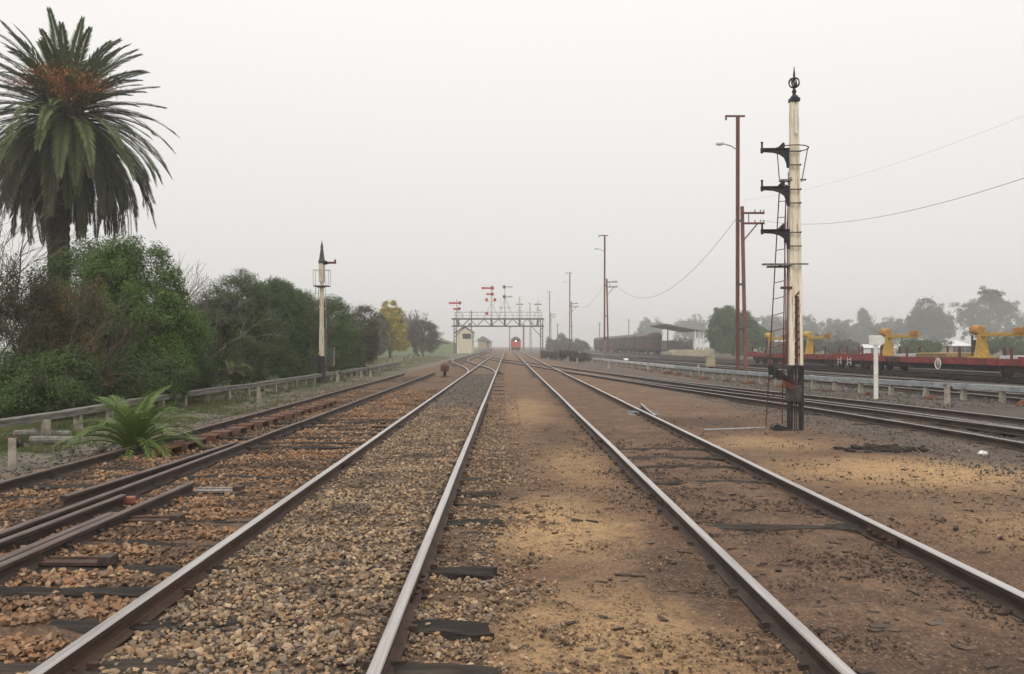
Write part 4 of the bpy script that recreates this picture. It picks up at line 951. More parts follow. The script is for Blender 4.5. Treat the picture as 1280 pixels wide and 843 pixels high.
tp_ = thing('telegraph_pole', 'thin dark pole rising beside the signal box roof', 'pole', (bx_(587.3), 206, -.2)); mb.build('post', M['timber'], tp_); mb = MB(); mb.box((0, 0, 9.5), (1.4, .1, .1)); mb.build('cross_arm', M['timber'], tp_)
STY = 262.; x0 = XZ(599, 432, STY)[0]; x1 = XZ(611, 432, STY)[0]
st = thing('station_building', 'pale station building with a verandah, faint in the fog beyond the signal box', 'building', ((x0 + x1) / 2, STY, -.2))
mb = MB(); mb.box((-.5, 20, 1.7), (2.6, 40, 3.4)); mb.build('wall', M['buff'], st); mb = MB(); mb.prism([(-2.2, 3.3), (1.9, 2.9), (1.9, 3.1), (-.4, 4.6), (-2.2, 3.5)], -.4, 40.5); mb.build('roof', M['iron_roof'], st)
for y in range(0, 40, 5): mb = MB(); mb.box((1.6, y, 1.5), (.14, .14, 3.0)); mb.build('verandah_post', M['white'], st)
mb = MB(); mb.box((.3, 18, .35), (3.4, 44, .9)); mb.build('platform', M['timber_grey'], st)
# ------------------------------------------------------------------ locomotive
LY = 254.
lo = thing('locomotive', 'orange red diesel locomotive with a lit headlight coming through the fog', 'locomotive', (RX, LY, 0))
body = [(-1.45, 1.15), (1.45, 1.15), (1.47, 2.9), (1.30, 3.45), (.85, 3.85), (.3, 4.0), (-.3, 4.0), (-.85, 3.85), (-1.30, 3.45), (-1.47, 2.9)]
mb = MB(); mb.prism(body, .9, 18.5); mb.build('body', M['loco_grey'], lo, bevel=.05)
mb = MB(); nose = [(-1.40, 1.05), (1.40, 1.05), (1.42, 2.2), (1.15, 2.62), (-1.15, 2.62), (-1.42, 2.2)]
vs = [(x, .9, z) for x, z in nose] + [(x * .82, -.25, 1.05 + (z - 1.05) * .93) for x, z in nose]; k = 6
mb.add(vs, [tuple(range(6, 12))[::-1]] + [(i, (i + 1) % 6, 6 + (i + 1) % 6, 6 + i) for i in range(6)]); mb.build('nose', M['orange'], lo, bevel=.06)
mb = MB(); mb.prism([(-1.42, 2.25), (1.42, 2.25), (1.42, 2.85), (1.22, 3.05), (-1.22, 3.05), (-1.42, 2.85)], .78, .95); mb.build('cab_front', M['orange'], lo)
for x in (-.62, .62): mb = MB(); mb.box((x, .72, 3.06), (1.02, .08, .72)); mb.build('windscreen', M['glass_dark'], lo)
mb = MB(); mb.box((0, .3, 2.82), (.44, .7, .42)); hd = mb.build('headlight_housing', M['orange'], lo, bevel=.05)
for x in (-.12, .12): mb = MB(); mb.lathe([(.085, -.10), (.085, -.04)], (x, 0, 2.82), 12, axis='y'); mb.build('headlight', M['headlight'], hd)
mb = MB(); mb.box((0, -.1, .75), (2.7, .5, .55)); mb.box((0, -.3, .45), (2.3, .3, .4)); mb.build('pilot', M['underframe'], lo)
for x in (-.85, .85): mb = MB(); mb.lathe([(.24, -.75), (.24, -.68), (.12, -.66), (.12, -.35)], (x, 0, .95), 12, axis='y'); mb.build('buffer', M['dark_steel'], lo)
mb = MB(); mb.box((0, 9, .95), (2.5, 17, .35)); mb.build('underframe', M['underframe'], lo)
for y in (3.6, 15): 
    mb = MB(); mb.box((0, y, .6), (2.4, 4.2, .5)); bo = mb.build('bogie', M['underframe'], lo)
    for dy in (-1.6, 0, 1.6):
        for x in (-.8, .8): mb = MB(); mb.lathe([(.5, -.07), (.5, .07)], (x, y + dy, .5), 14, axis='x'); mb.build('wheel', M['dark_steel'], bo)
mb = MB(); mb.box((0, 9, 4.05), (1.2, 5, .18)); mb.lathe([(.5, 4.1), (.5, 4.25)], (0, 14, 0), 12); mb.build('roof_fan', M['loco_grey'], lo)

# ------------------------------------------------------------------ wagons
def wheelset(mb, y, r=.46):
    for x in (-.80, .80): mb.lathe([(r, -.06), (r, .06), (r * .5, .075)], (x, y, r), 16, axis='x')
    mb.tube([(-.8, y, r), (.8, y, r)], .08, 8)
def bogie(t, y):
    mb = MB()
    for x in (-1.0, 1.0):
        mb.prism([(-1.25, .42), (-1.25, .66), (-.5, .80), (.5, .80), (1.25, .66), (1.25, .42), (.9, .38), (.55, .28), (-.55, .28), (-.9, .38)], x - .07, x + .07, axis='x', o=(0, y, 0))
        for dy in (-.9, .9): mb.box((x, y + dy, .48), (.26, .3, .3))
        for dy in (-.12, .12): mb.lathe([(.10, .30), (.10, .62)], (x, y + dy, 0), 8)
    mb.box((0, y, .62), (2.1, .5, .25)); b = mb.build('bogie', M['bogie'], t)
    for dy in (-.9, .9): w = MB(); wheelset(w, y + dy); w.build('wheelset', M['underframe'], b)
def flat_wagon(label, y0, L_, loads):
    yc = y0 + L_ / 2; a = math.atan(.081)
    t = thing('flat_wagon', label, 'wagon', (flat_x(yc), yc, -.02), a, 'red flat wagons'); hl = L_ / 2
    mb = MB(); mb.box((0, 0, .88), (2.7, L_ - .3, .12))
    mb.build('deck', M['timber'], t)
    for x in (-1.38, 1.38):
        mb = MB(); mb.box((x, 0, .80), (.08, L_ - .3, .32))
        for i in range(22): mb.box((x * 1.035, -hl + .6 + i * (L_ - 1.2) / 21, .80), (.05, .09, .26))
        mb.build('side_sill', M['wagon_red'], t)
    mb = MB(); mb.prism([(-hl + 2.2, .66), (hl - 2.2, .66), (hl - 4.0, .28), (-hl + 4.0, .28)], -.35, .35, axis='x')
    for x in (-.95, .95): mb.prism([(-hl + 3.2, .66), (hl - 3.2, .66), (hl - 5, .34), (-hl + 5, .34)], x - .05, x + .05, axis='x')
    mb.build('underframe', M['underframe'], t)
    for s in (-1, 1):
        bogie(t, s * (hl - 2.35)); mb = MB(); mb.box((0, s * (hl - .12), .80), (2.8, .1, .38)); mb.build('headstock', M['wagon_red'], t)
        mb = MB(); mb.bar((0, s * (hl - .1), .72), (0, s * (hl + .35), .72), .2, .25); mb.build('coupler', M['underframe'], t)
        mb = MB(); mb.box((-1.15, s * (hl - .9), 1.01), (.4, 1.5, .14)); mb.box((1.15, s * (hl - .9), 1.01), (.4, 1.5, .14)); mb.build('end_block', M['wagon_red'], t)
        mb = ladder_mb(MB(), (-1.45, s * (hl - .2), .35), (-1.45, s * (hl - .2), .85), (-1.45, s * (hl - .65), .3), (-1.45, s * (hl - .65), .85), 3, .022, .018); mb.build('step_ladder', M['white'], t)
    for y in loads:
        for x in (-1.25, 1.25): mb = MB(); mb.box((x, y, 1.24), (.09, .10, .62)); mb.build('stanchion', M['redlead'], t)
    mb = MB(); mb.tube([(-1.5, -1.4 + .27 * math.cos(R(q)), .62 + .27 * math.sin(R(q))) for q in range(0, 361, 20)], .03, 5)
    for q in (0, 45, 90, 135): mb.bar((-1.5, -1.4 - .27 * math.cos(R(q)), .72 - .27 * math.sin(R(q))), (-1.5, -1.4 + .27 * math.cos(R(q)), .72 + .27 * math.sin(R(q))), .025, .025)
    mb.build('brake_wheel', M['white'], t)
    mb = MB(); mb.box((-1.43, 3.5, .80), (.03, 1.6, .22)); mb.build('data_panel', M['underframe'], t)
    return t
flat_wagon('near red flat wagon carrying two yellow side cranes, passing behind the white arrow sign', 39.9, 18.9, (-7.2, -3.0, 2.2, 5.2, 7.6))
flat_wagon('far red flat wagon carrying a grey panel stack, partly hidden by the tall signal', 59.3, 18.9, (-8.6, -6.4, -4.6, 8.0))
flat_wagon('third red flat wagon at the frame edge, nearest of the rake', 20.5, 18.9, (-5, 0, 6))
def crane_mb(y, label, dull=False):
    t = thing('side_crane', label, 'crane', (flat_x(y), y, .925), math.atan(.081), 'yellow cranes on the flat wagons')
    yl_ = M['yellow']
    mb = MB(); P = []
    for z, wy, wx in ((0, .27, .36), (.55, .22, .28), (1.40, .13, .18)):
        P.append([(-wx, -wy, z), (wx, -wy, z), (wx, wy, z), (-wx, wy, z)])
    for a_, b_ in zip(P[:-1], P[1:]): mb.hexa(a_ + b_)
    mb.box((0, 0, .05), (1.1, 1.05, .1)); mb.build('pedestal', yl_, t, bevel=.02)
    mb = MB(); mb.bar((0, .35, 1.30), (0, -3.2, 1.30), .24, .15); mb.bar((0, .2, 1.42), (0, -2.9, 1.42), .10, .07); mb.build('boom', yl_, t, bevel=.015)
    mb = MB(); mb.lathe([(.12, -.38), (.25, -.30), (.30, 0), (.25, .30), (.12, .38)], (0, .46, 1.62), 16, axis='x'); mb.box((0, .34, 1.52), (.5, .70, .22)); mb.box((.1, .12, 1.72), (.3, .3, .2)); mb.build('winch_drum', M['orange_worn'] if dull else yl_, t, bevel=.03)
    mb = MB(); mb.box((0, -3.0, 1.52), (.40, .55, .28)); mb.bar((0, -3.28, 1.70), (0, -3.40, 1.22), .40, .05, up=(1, 0, 0)); mb.bar((0, -2.6, 1.36), (0, -2.95, 1.70), .1, .08); mb.build('hook_block', M['orange_worn'], t, bevel=.02)
    t.scale = (.85, 1, .93)
    mb = MB(); mb.tube([(-.2, .55, .1), (-.2, .56, 1.3)], .06, 6); mb.box((-.1, .55, .7), (.2, .16, .7)); mb.build('hydraulic_ram', M['dark_steel'], t)
    return t
for y, lab, du in ((46.4, 'yellow side crane nearest the right end of the red flat wagons', True), (56.0, 'yellow side crane standing just right of the white arrow sign', True), (67.8, 'yellow side crane just right of the tall signal post', False), (75.7, 'yellow side crane behind the ladder of the tall signal', False)):
    crane_mb(y, lab, du)
for y, lx, ly, dz, mt, lab in ((49.6, 1.9, 3.2, .08, 'plywood', 'yellowish plywood sheets stacked on the near flat wagon deck'), (52.8, 1.8, 1.8, .05, 'paleroof', 'pale sheet lying on the near flat wagon deck'), (42.3, 1.8, 2.6, .05, 'paleroof', 'pale sheet at the near end of the flat wagon deck')):
    mb = MB()
    for j in range(3): mb.box((random.uniform(-.03, .03), random.uniform(-.05, .05), dz * (j + .5)), (lx, ly, dz * .9))
    tag(mb.build('sheet_stack', M[mt], None, loc=(flat_x(y), y, .945), rz=math.atan(.081)), lab, 'sheets')
pr = thing('panel_rack', 'grey stacked boards with sloping ends on the far flat wagon', 'load', (flat_x(72.0), 72.0, .945), math.atan(.081))
mb = MB()
for j in range(6): mb.box((0, 0, .09 + j * .155), (2.0, 4.6 - j * .28, .14))
mb.build('board', M['grey_board'], pr)
for s in (-1, 1): mb = MB(); mb.bar((-1.05, s * 2.4, 0), (-1.05, s * 1.7, 1.0), .08, .1); mb.build('end_frame', M['rust_pale'], pr)
# louvred vans
def louvre_van():
    t = bpy.data.objects.new('louvred_van', None); COL.objects.link(t); Lv = 15.6
    mb = MB(); mb.box((0, 0, 2.15), (2.6, Lv, 2.3)); mb.build('body', M['van_brown'], t)
    for s in (-1, 1):
        for i in range(8):
            mb = MB()
            for j in range(11): mb.box((s * 1.32, -Lv / 2 + 1.1 + i * 1.92, 1.2 + j * .19), (.06, 1.55, .10))
            if i in (3, 4): mb = MB(); mb.box((s * 1.33, -Lv / 2 + 1.1 + i * 1.92, 2.15), (.08, 1.8, 2.15))
            mb.build('door' if i in (3, 4) else 'louvre_panel', M['van_brown'] if i in (3, 4) else M['van_grey'], t)
    arc = [(1.38 * math.cos(R(q)), 3.25 + .72 * math.sin(R(q))) for q in range(0, 181, 15)]
    mb = MB(); mb.prism(arc[::-1], -Lv / 2 - .08, Lv / 2 + .08); mb.build('roof', M['van_roof'], t)
    mb = MB(); mb.box((0, 0, .92), (2.4, Lv - .2, .28)); mb.box((0, 0, .65), (1.0, 5, .4)); mb.build('underframe', M['underframe'], t)
    for s in (-1, 1): bogie(t, s * 5.4)
    mb = MB()
    for x in (-1.2, -.4, .4, 1.2): mb.box((x, -Lv / 2 - .04, 2.15), (.10, .08, 2.3))
    mb.build('end_rib', M['van_grey'], t)
    mb = MB(); mb.box((-.3, -Lv / 2 - .03, 3.45), (.45, .05, .3)); mb.build('end_vent', M['buff'], t)
    for x in (-.85, .85): mb = MB(); mb.lathe([(.2, -.5), (.2, -.44), (.1, -.42), (.1, 0)], (x, -Lv / 2 - .1, 1.0), 10, axis='y'); mb.build('buffer', M['dark_steel'], t)
    return t
van0 = louvre_van(); VL = ['nearest brown louvred van, its curved end facing the camera', 'second brown louvred van, coupled behind the nearest one', 'third brown louvred van of the line', 'fourth brown louvred van, halfway along the line', 'fifth brown louvred van, last but one of the line', 'farthest brown louvred van, at the left end of the line']
for i in range(6):
    o = van0 if i == 0 else copy_tree(van0); o.location = (26.9, 168 + i * 16.9, 0); tag(o, VL[i], 'wagon', 'brown louvred vans')
# loading shelter
SY = 150.; ks = SY / F
def sx(px): return XZ(px, 432, SY)[0]
sh = thing('loading_shelter', 'open shelter with a sloping grey roof over a buff loading platform', 'shelter', (0, SY, -.25))
z = lambda py: CAMZ + (432 - py) * ks + .25
xa, xb = sx(833), sx(882)
mb = MB(); mb.prism([(xa, z(404.6)), (xb, z(411.5)), (xb, z(414)), (xb - .3, z(414)), (xa + .2, z(406))], 0, 18); mb.build('roof', M['shelter_roof'], sh)
for px in (835.5, 870, 875, 880):
    for y in (.6,): mb = MB(); mb.box((sx(px), y, z(425)), (.16 if px < 840 else .26, .26, z(409 if px < 840 else 413) - z(438)), 0); mb.build('post', M['white'] if px > 840 else M['dark_steel'], sh)
pl_ = thing('loading_platform', 'buff loading platform with a ramp under the sloping shelter roof', 'platform', (0, SY, -.25))
mb = MB(); mb.prism([(sx(839), 0), (sx(886), 0), (sx(886), z(437.5)), (sx(846), z(437.5)), (sx(839), z(440.5))], -.8, 18.6); mb.build('platform_body', M['buff'], pl_)
mb = MB(); mb.box(((sx(839) + sx(858)) / 2, 10, z(432.5)), (sx(858) - sx(839), 8, 1.5)); hut = mb.build('hut', M['timber_grey'], pl_)
mb = MB(); mb.box(((sx(839) + sx(858)) / 2, 10, z(432.5) + .85), (sx(860) - sx(838), 9, .14)); mb.build('hut_roof', M['shelter_roof'], hut)
for i, (px, py, top, lab) in enumerate(((697, 437, 404, 'thin dark pole between the third and fourth light poles'), (749.5, 437, 403, 'thin dark pole rising behind the white footed light pole'), (786, 436, 399, 'thin dark pole rising above the brown vans'), (637, 437.5, 407, 'thin pole seen under the gantry left of the locomotive'), (654.5, 437.5, 405, 'thicker reddish pole seen under the gantry right of the locomotive'))):
    p = G(px, py + 1.4, -.2); Yp = min(p.y, 330 if i < 2 else 300); x, zz = XZ(px, top, Yp)
    t = thing('telegraph_pole', lab, 'pole', (x, Yp, -.2)); mb = MB(); mb.lathe([(.15 if i < 4 else .3, 0), (.12 if i < 4 else .26, zz + .1), (.02, zz + .2)], n=8); mb.build('post', M['timber'] if i < 4 else M['redbrown'], t)
    mb = MB(); mb.box((0, -.1, zz - .6), (1.3, .12, .12)); mb.build('cross_arm', M['timber'], t)
# houses at the right
def house(px, py, Y, W_, D_, hw, hr, label, wall, roof):
    x = XZ(px, 432, Y)[0]; t = thing('house', label, 'house', (x, Y, -.25))
    mb = MB(); mb.box((0, 0, hw / 2), (W_, D_, hw)); mb.build('wall', M[wall], t)
    e = .4; v = [(-W_ / 2 - e, -D_ / 2 - e, hw), (W_ / 2 + e, -D_ / 2 - e, hw), (W_ / 2 + e, D_ / 2 + e, hw), (-W_ / 2 - e, D_ / 2 + e, hw), (-W_ * .12, 0, hw + hr), (W_ * .12, 0, hw + hr)]
    mb = MB(); mb.add(v, [(0, 1, 5, 4), (1, 2, 5), (2, 3, 4, 5), (3, 0, 4), (3, 2, 1, 0)]); mb.build('roof', M[roof], t)
    for i in range(3): mb = MB(); mb.box((-W_ / 2 + W_ * (i + .5) / 3, -D_ / 2 - .02, hw * .55), (1.2, .08, 1.1)); mb.build('window', M['glass_dark'], t)
    return t
house(1192, 437, 190, 4.0, 7, 1.75, 1.25, 'small house with a pale hipped roof behind the near flat wagon', 'buff', 'paleroof')
house(1214, 437, 200, 4.4, 6, 1.2, .8, 'low pale shed right of the house with the hipped roof', 'paleroof', 'paleroof')
house(1085, 437, 200, 10, 6, 1.3, .8, 'long low pale shed seen behind the white arrow sign', 'paleroof', 'paleroof')
# ------------------------------------------------------------------ foliage
def unit(v): return v / np.maximum(np.linalg.norm(v, axis=1), 1e-9)[:, None]
def leaf_quads(P, N, L, W, jit=.35, dirs=None):
    """one folded leaf (two triangles sharing the midrib = a quad) at every point"""
    n = len(P); Nn = unit(N + rng.normal(0, .55, (n, 3)))
    T = rng.normal(size=(n, 3)) if dirs is None else dirs + rng.normal(0, .25, (n, 3))
    T = unit(T - Nn * (T * Nn).sum(1)[:, None]); B = np.cross(Nn, T)
    l = L * rng.uniform(1 - jit, 1 + jit, n)[:, None]; w = W * rng.uniform(1 - jit, 1 + jit, n)[:, None]
    a = P; b = P + T * l * .45 + B * w * .5 + Nn * w * .12; c = P + T * l - Nn * l * .12; d = P + T * l * .45 - B * w * .5 + Nn * w * .12
    return np.stack([a, b, c, d], 1).reshape(-1, 3), np.arange(4 * n).reshape(-1, 4)
def clumps(c, r, n, cr, low=-.75, inner=.55, lump=.25):
    out = []
    c = np.array(c, float); r = np.array(r, float)
    while len(out) < n:
        v = rng.normal(size=3); v /= np.linalg.norm(v)
        if v[2] < low: continue
        k = inner + (1 - inner) * rng.random() ** .5
        k *= 1 + lump * float(vnoise(np.array([v[0] * 2.2 + c[1]]), np.array([v[2] * 2.2 + v[1] * 1.3]), 3)[0])
        out.append((c + v * r * k, cr * rng.uniform(.6, 1.35), v))
    return out
def leaves(name, mt, cl, per, L, W, parent=None, up=.5, flat=.75, dirs=None, origin=(0, 0, 0)):
    Ps, Ns = [], []
    for c, r, v in cl:
        m = max(3, int(per * rng.uniform(.6, 1.3)))
        q = unit(rng.normal(size=(m, 3))) * (rng.random((m, 1)) ** .45) * r; q[:, 2] *= flat
        Ps.append(c + q); Ns.append(q / r * .8 + v * .6 + np.array([0, 0, up]))
    P = np.concatenate(Ps) - np.array(origin); N = np.concatenate(Ns)
    D = None if dirs is None else np.tile(np.array(dirs, float), (len(P), 1))
    V, Fs = leaf_quads(P, N, L, W, dirs=D)
    return np_mesh(name, V, Fs, mt, parent)
def branches(mb, p, d, L, r, depth, spread=.55, lift=.12, twig=.004, kink=.12, fork=(2, 3), tips=None):
    p = Vector(p); d = Vector(d).normalized(); pts = [p]; n = 4
    for i in range(n):
        d = (d + Vector((random.gauss(0, kink), random.gauss(0, kink), random.gauss(0, kink) + lift * .25))).normalized()
        pts.append(pts[-1] + d * (L / n))
    mb.tube(pts, r, 5 if r > .02 else 3, r2=max(r * .62, twig), cap=False)
    if tips is not None and depth <= 1: tips += [tuple(q) for q in pts[1:]]
    if depth <= 0: return
    for k in range(random.randint(*fork)):
        q = pts[random.randint(2, n)]; a = Vector((random.gauss(0, 1), random.gauss(0, 1), random.gauss(0, 1)))
        a = (a - d * a.dot(d)).normalized()
        branches(mb, q, d + a * spread * random.uniform(.6, 1.5) + Vector((0, 0, lift)), L * random.uniform(.55, .8), max(r * .55, twig), depth - 1, spread, lift, twig, kink, fork, tips)
    branches(mb, pts[-1], d, L * .7, max(r * .6, twig), depth - 1, spread, lift, twig, kink, fork, tips)

L_green = islandmat('leaf_green', [(.024, .048, .009), (.058, .105, .016), (.042, .076, .012), (.088, .140, .024), (.032, .060, .010), (.11, .165, .035)], .6, .12, (.7, (.03, .06, .014), .5, .7))
L_olive = islandmat('leaf_olive', [(.032, .050, .018), (.072, .100, .036), (.050, .072, .026), (.098, .135, .054), (.040, .058, .022)], .65, .08, (.6, (.04, .05, .022), .45, .7))
L_deep = islandmat('leaf_deep_green', [(.024, .042, .012), (.050, .080, .022), (.036, .060, .016), (.074, .112, .032), (.026, .046, .013)], .6, .10, (.7, (.06, .08, .025), .5, .75))
L_dark = islandmat('leaf_brown_green', [(.022, .024, .013), (.048, .046, .023), (.034, .034, .018), (.066, .058, .029)], .7, .1)
L_yell = islandmat('leaf_yellow', [(.28, .23, .03), (.42, .33, .05), (.16, .16, .035), (.36, .27, .04), (.11, .12, .035)], .7, .25)
L_dry = islandmat('leaf_dry_orange', [(.11, .075, .030), (.17, .115, .045), (.075, .055, .026), (.14, .095, .038), (.06, .046, .022)], .8, .15)
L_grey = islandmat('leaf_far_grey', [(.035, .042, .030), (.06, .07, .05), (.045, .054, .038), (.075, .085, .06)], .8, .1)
L_bram = islandmat('bramble_brown', [(.06, .05, .042), (.11, .088, .07), (.08, .068, .054), (.15, .12, .09)], .9, 0)
L_bare = islandmat('leaf_bare_brown', [(.065, .055, .048), (.10, .085, .07), (.08, .068, .056), (.12, .10, .085)], .9, 0)
L_will = islandmat('leaf_willow', [(.045, .075, .03), (.075, .12, .045), (.058, .095, .036), (.10, .15, .06)], .7, .25, (.25, (.04, .06, .028), .5, .7))
L_palm = islandmat('palm_leaf', [(.040, .064, .020), (.078, .108, .036), (.055, .082, .026), (.10, .135, .048), (.048, .07, .028)], .5, .12)
L_palmlow = islandmat('palm_leaf_low', [(.055, .072, .024), (.085, .10, .034), (.045, .06, .020), (.11, .12, .042)], .5, .12)
L_palmdead = islandmat('palm_leaf_dead', [(.016, .018, .010), (.030, .031, .016), (.022, .024, .013), (.045, .04, .022)], .8, .05)
L_fan = islandmat('young_palm_leaf', [(.055, .090, .022), (.095, .14, .034), (.07, .108, .026), (.14, .18, .05), (.045, .074, .02)], .5, .2)
L_grass = islandmat('grass_blade', [(.030, .055, .014), (.055, .09, .022), (.04, .07, .018), (.08, .095, .035), (.11, .10, .05)], .8, .2)
L_straw = islandmat('dry_grass_blade', [(.12, .095, .05), (.17, .135, .075), (.09, .075, .04), (.07, .07, .03)], .9, .1)

bush_extra = []
def bush(name, label, cat, px0, px1, ptop, Y, mt, n, per, L, W, cr=.42, depth=None, group='bushes of the hedge', trunk=True, blobs=None, up=.5, zfrac=.5, extra=None):
    x0, x1 = XZ(px0, 432, Y)[0], XZ(px1, 432, Y)[0]; h = XZ(640, ptop, Y)[1] + .3
    c = np.array([(x0 + x1) / 2, Y, -.3]); rx = (x1 - x0) / 2; ry = depth or rx
    t = thing(name, label, cat, tuple(c), 0, group)
    if Y < 50: L, W, per = L * .92, W * .95, per * 1.35
    if blobs is None: blobs = [((0, 0, h * zfrac), (rx, ry, h * (1 - zfrac)), 1.0), ((rx * -.25, -.2 * ry, h * .28), (rx * .95, ry * .95, h * .3), .55)]
    cl = []
    for b, r, f in blobs: cl += clumps(c + np.array(b), r, int(n * f * 1.05), cr * .95, inner=.58)
    leaves('crown', mt, cl, per, L, W, t, up, origin=tuple(c))
    if trunk:
        mb = MB()
        for i in range(4): branches(mb, (random.uniform(-.2, .2), random.uniform(-.2, .2), -.1), (random.gauss(0, .3), random.gauss(0, .3), 1), h * .34, .05 + .012 * h, 3, .6, .1, .006)
        mb.build('trunk', M['bark'], t)
    if extra: extra(t, c, rx, ry, h)
    return t
def dry_tips(t, c, rx, ry, h):
    cl = clumps(c + np.array([0, 0, h * .45]), (rx * 1.05, ry * 1.05, h * .5), 40, .22, low=-.5, inner=.85)
    leaves('dry_leaves', L_dry, cl, 34, .085, .035, t, .2, origin=tuple(c))
def yellow_sprigs(t, c, rx, ry, h):
    cl = [(c + np.array([random.uniform(.2, .9) * rx, -ry * random.uniform(.4, .9), h * random.uniform(.05, .75)]), .16, np.array([.5, -.7, .2])) for i in range(5)]
    leaves('yellow_sprig', L_yell, cl, 14, .07, .03, t, .2, origin=tuple(c))
bush('bush', 'dense bright green bush, largest of the hedge, below the tall date palm', 'bush', 92, 236, 303, 27.5, L_green, 300, 150, .095, .036, .40, 2.2, extra=yellow_sprigs,
     blobs=[((0, 0, 2.4), (2.0, 2.0, 2.55), 1.0), ((-.5, -.3, 3.7), (1.0, 1.0, 1.25), .3), ((.9, -.3, 1.5), (1.05, 1.2, 1.5), .35), ((-.6, -.5, 1.2), (1.6, 1.7, 1.2), .4)])
bush('bush', 'dull green small leaved bush to the right of the bright green one', 'bush', 190, 268, 385, 31, L_deep, 130, 150, .075, .032, .34, 1.6)
bush('bush', 'grey green olive tree with a loose rounded head, first after the bare twigs', 'tree', 236, 340, 353, 38.5, L_olive, 270, 130, .095, .03, .42, 2.0, blobs=[((0, 0, 2.3), (1.75, 1.9, 2.5), 1.0), ((.75, -.2, 3.6), (.9, 1, 1.15), .3), ((-.9, 0, 2.6), (.95, 1.1, 1.4), .3), ((0, -.3, 1.0), (1.7, 1.7, 1.1), .5)])
bush('bush', 'olive green tree directly behind the slim cream signal', 'tree', 316, 404, 357, 46, L_deep, 250, 120, .105, .04, .46, 2.0, blobs=[((-.2, 0, 2.8), (1.75, 1.9, 2.6), 1.0), ((-.6, 0, 4.3), (.9, 1.0, 1.1), .3), ((.8, -.2, 3.2), (1.0, 1.2, 1.6), .3), ((0, -.2, 1.1), (1.8, 1.8, 1.2), .5)])
bush('bush', 'deep green rounded tree to the right of the slim cream signal', 'tree', 388, 456, 374, 55, L_deep, 220, 110, .12, .046, .50, 2.0, blobs=[((-.3, 0, 2.7), (1.5, 1.8, 2.2), 1.0), ((.5, -.3, 1.9), (1.25, 1.5, 2.0), .5), ((0, -.3, 1.0), (1.7, 1.8, 1.2), .4)])
bush('bush', 'brownish dark tree next to the yellow tree', 'tree', 436, 472, 384, 67, L_dark, 120, 90, .14, .055, .5, 1.8)
bush('bush', 'shady low bush filling the hedge foot under the brown scrub tree', 'bush', -14, 118, 440, 22.3, L_deep, 150, 150, .085, .034, .36, 1.4, trunk=False)
bush('bush', 'dark low shrub at the hedge foot between the bright green bush and the olive tree', 'bush', 215, 262, 440, 34, L_dark, 70, 110, .085, .034, .32, 1.2, trunk=False)
bush('bush', 'dark green filler bush behind the bright green one, under the palm', 'bush', 52, 156, 314, 31.0, L_deep, 260, 130, .11, .04, .5, 2.2)
bush('bush', 'dim bush behind the olive tree and the deep green tree', 'bush', 250, 420, 385, 60, L_dark, 170, 100, .14, .055, .6, 2.4)
bush('bush', 'low leafy bush at the foot of the bright green one, behind the small palm', 'bush', 112, 236, 446, 25.4, L_deep, 150, 140, .085, .034, .34, 1.2, trunk=False)
bush('bush', 'dull green bush at the frame edge, left of the brown scrub tree', 'bush', -190, -60, 330, 21.5, L_deep, 150, 120, .095, .036, .42, 1.8)
bush('bush', 'olive bush farther back at the frame edge, left of the palm', 'bush', -160, -20, 300, 28, L_olive, 160, 120, .095, .036, .45, 2.0)
# fronds of a small palm poking from the hedge
def frond(Vs, Fs, p, az, el, L, droop, n, ll, w, curl=.35, side=1.0, stem=None, arc=.0):
    p = np.array(p, float); d2 = np.array([math.cos(az), math.sin(az), 0]); pts = [p.copy()]; e = el; K = 12
    for i in range(K):
        e2 = e - droop * ((i + 1) / K) ** 1.2
        dv = d2 * math.cos(e2) + np.array([0, 0, math.sin(e2)]); pts.append(pts[-1] + dv * L / K)
    pts = np.array(pts); sd = np.array([-math.sin(az), math.cos(az), 0.])
    for i in range(n):
        u = .10 + .90 * (i + random.random() * .4) / n; f = u * K; k = min(int(f), K - 1); q = pts[k] + (pts[k + 1] - pts[k]) * (f - k)
        t = pts[k + 1] - pts[k]; t /= np.linalg.norm(t); nv = np.cross(sd, t); nv = nv if nv[2] > 0 or abs(nv[2]) < .2 else -nv
        l = ll * (math.sin(math.pi * min(1, .12 + u * .82)) ** .6) * random.uniform(.8, 1.1)
        for s in (-1, 1):
            dv = sd * s * side * (1.0 - .45 * u) + t * (.55 + .6 * u) + nv * curl * random.uniform(.4, 1.2); dv /= np.linalg.norm(dv)
            tip = q + dv * l + np.array([0, 0, -l * .16]); mid = q + dv * l * .45; wv = np.cross(dv, nv); wv /= max(np.linalg.norm(wv), 1e-6)
            b = len(Vs); Vs += [tuple(q), tuple(mid + wv * w / 2), tuple(tip), tuple(mid - wv * w / 2)]; Fs.append((b, b + 1, b + 2, b + 3))
    if stem is not None: stem.tube([tuple(x) for x in pts[::2]], .018 * L ** .5, 4, r2=.005, cap=False)
    return pts
p = G(284, 489, -.25); x_ = p.x; y_ = p.y
hp = thing('fan_palm', 'small pale green palm poking from the hedge beside the olive tree', 'palm', (x_, y_, -.25)); Vs, Fs = [], []; stm = MB()
for i in range(16): frond(Vs, Fs, (0, 0, .4 + .06 * i), random.uniform(0, 6.28), random.uniform(.1, 1.2), random.uniform(.8, 1.3), random.uniform(.8, 1.5), 20, .32, .03, stem=stm)
np_mesh('crown', np.array(Vs), np.array(Fs), L_fan, hp); stm.build('stalk', M['bark'], hp)
mb = MB(); mb.lathe([(.12, -.1), (.09, 1.2)], n=8); mb.build('trunk', M['palm_trunk'], hp)

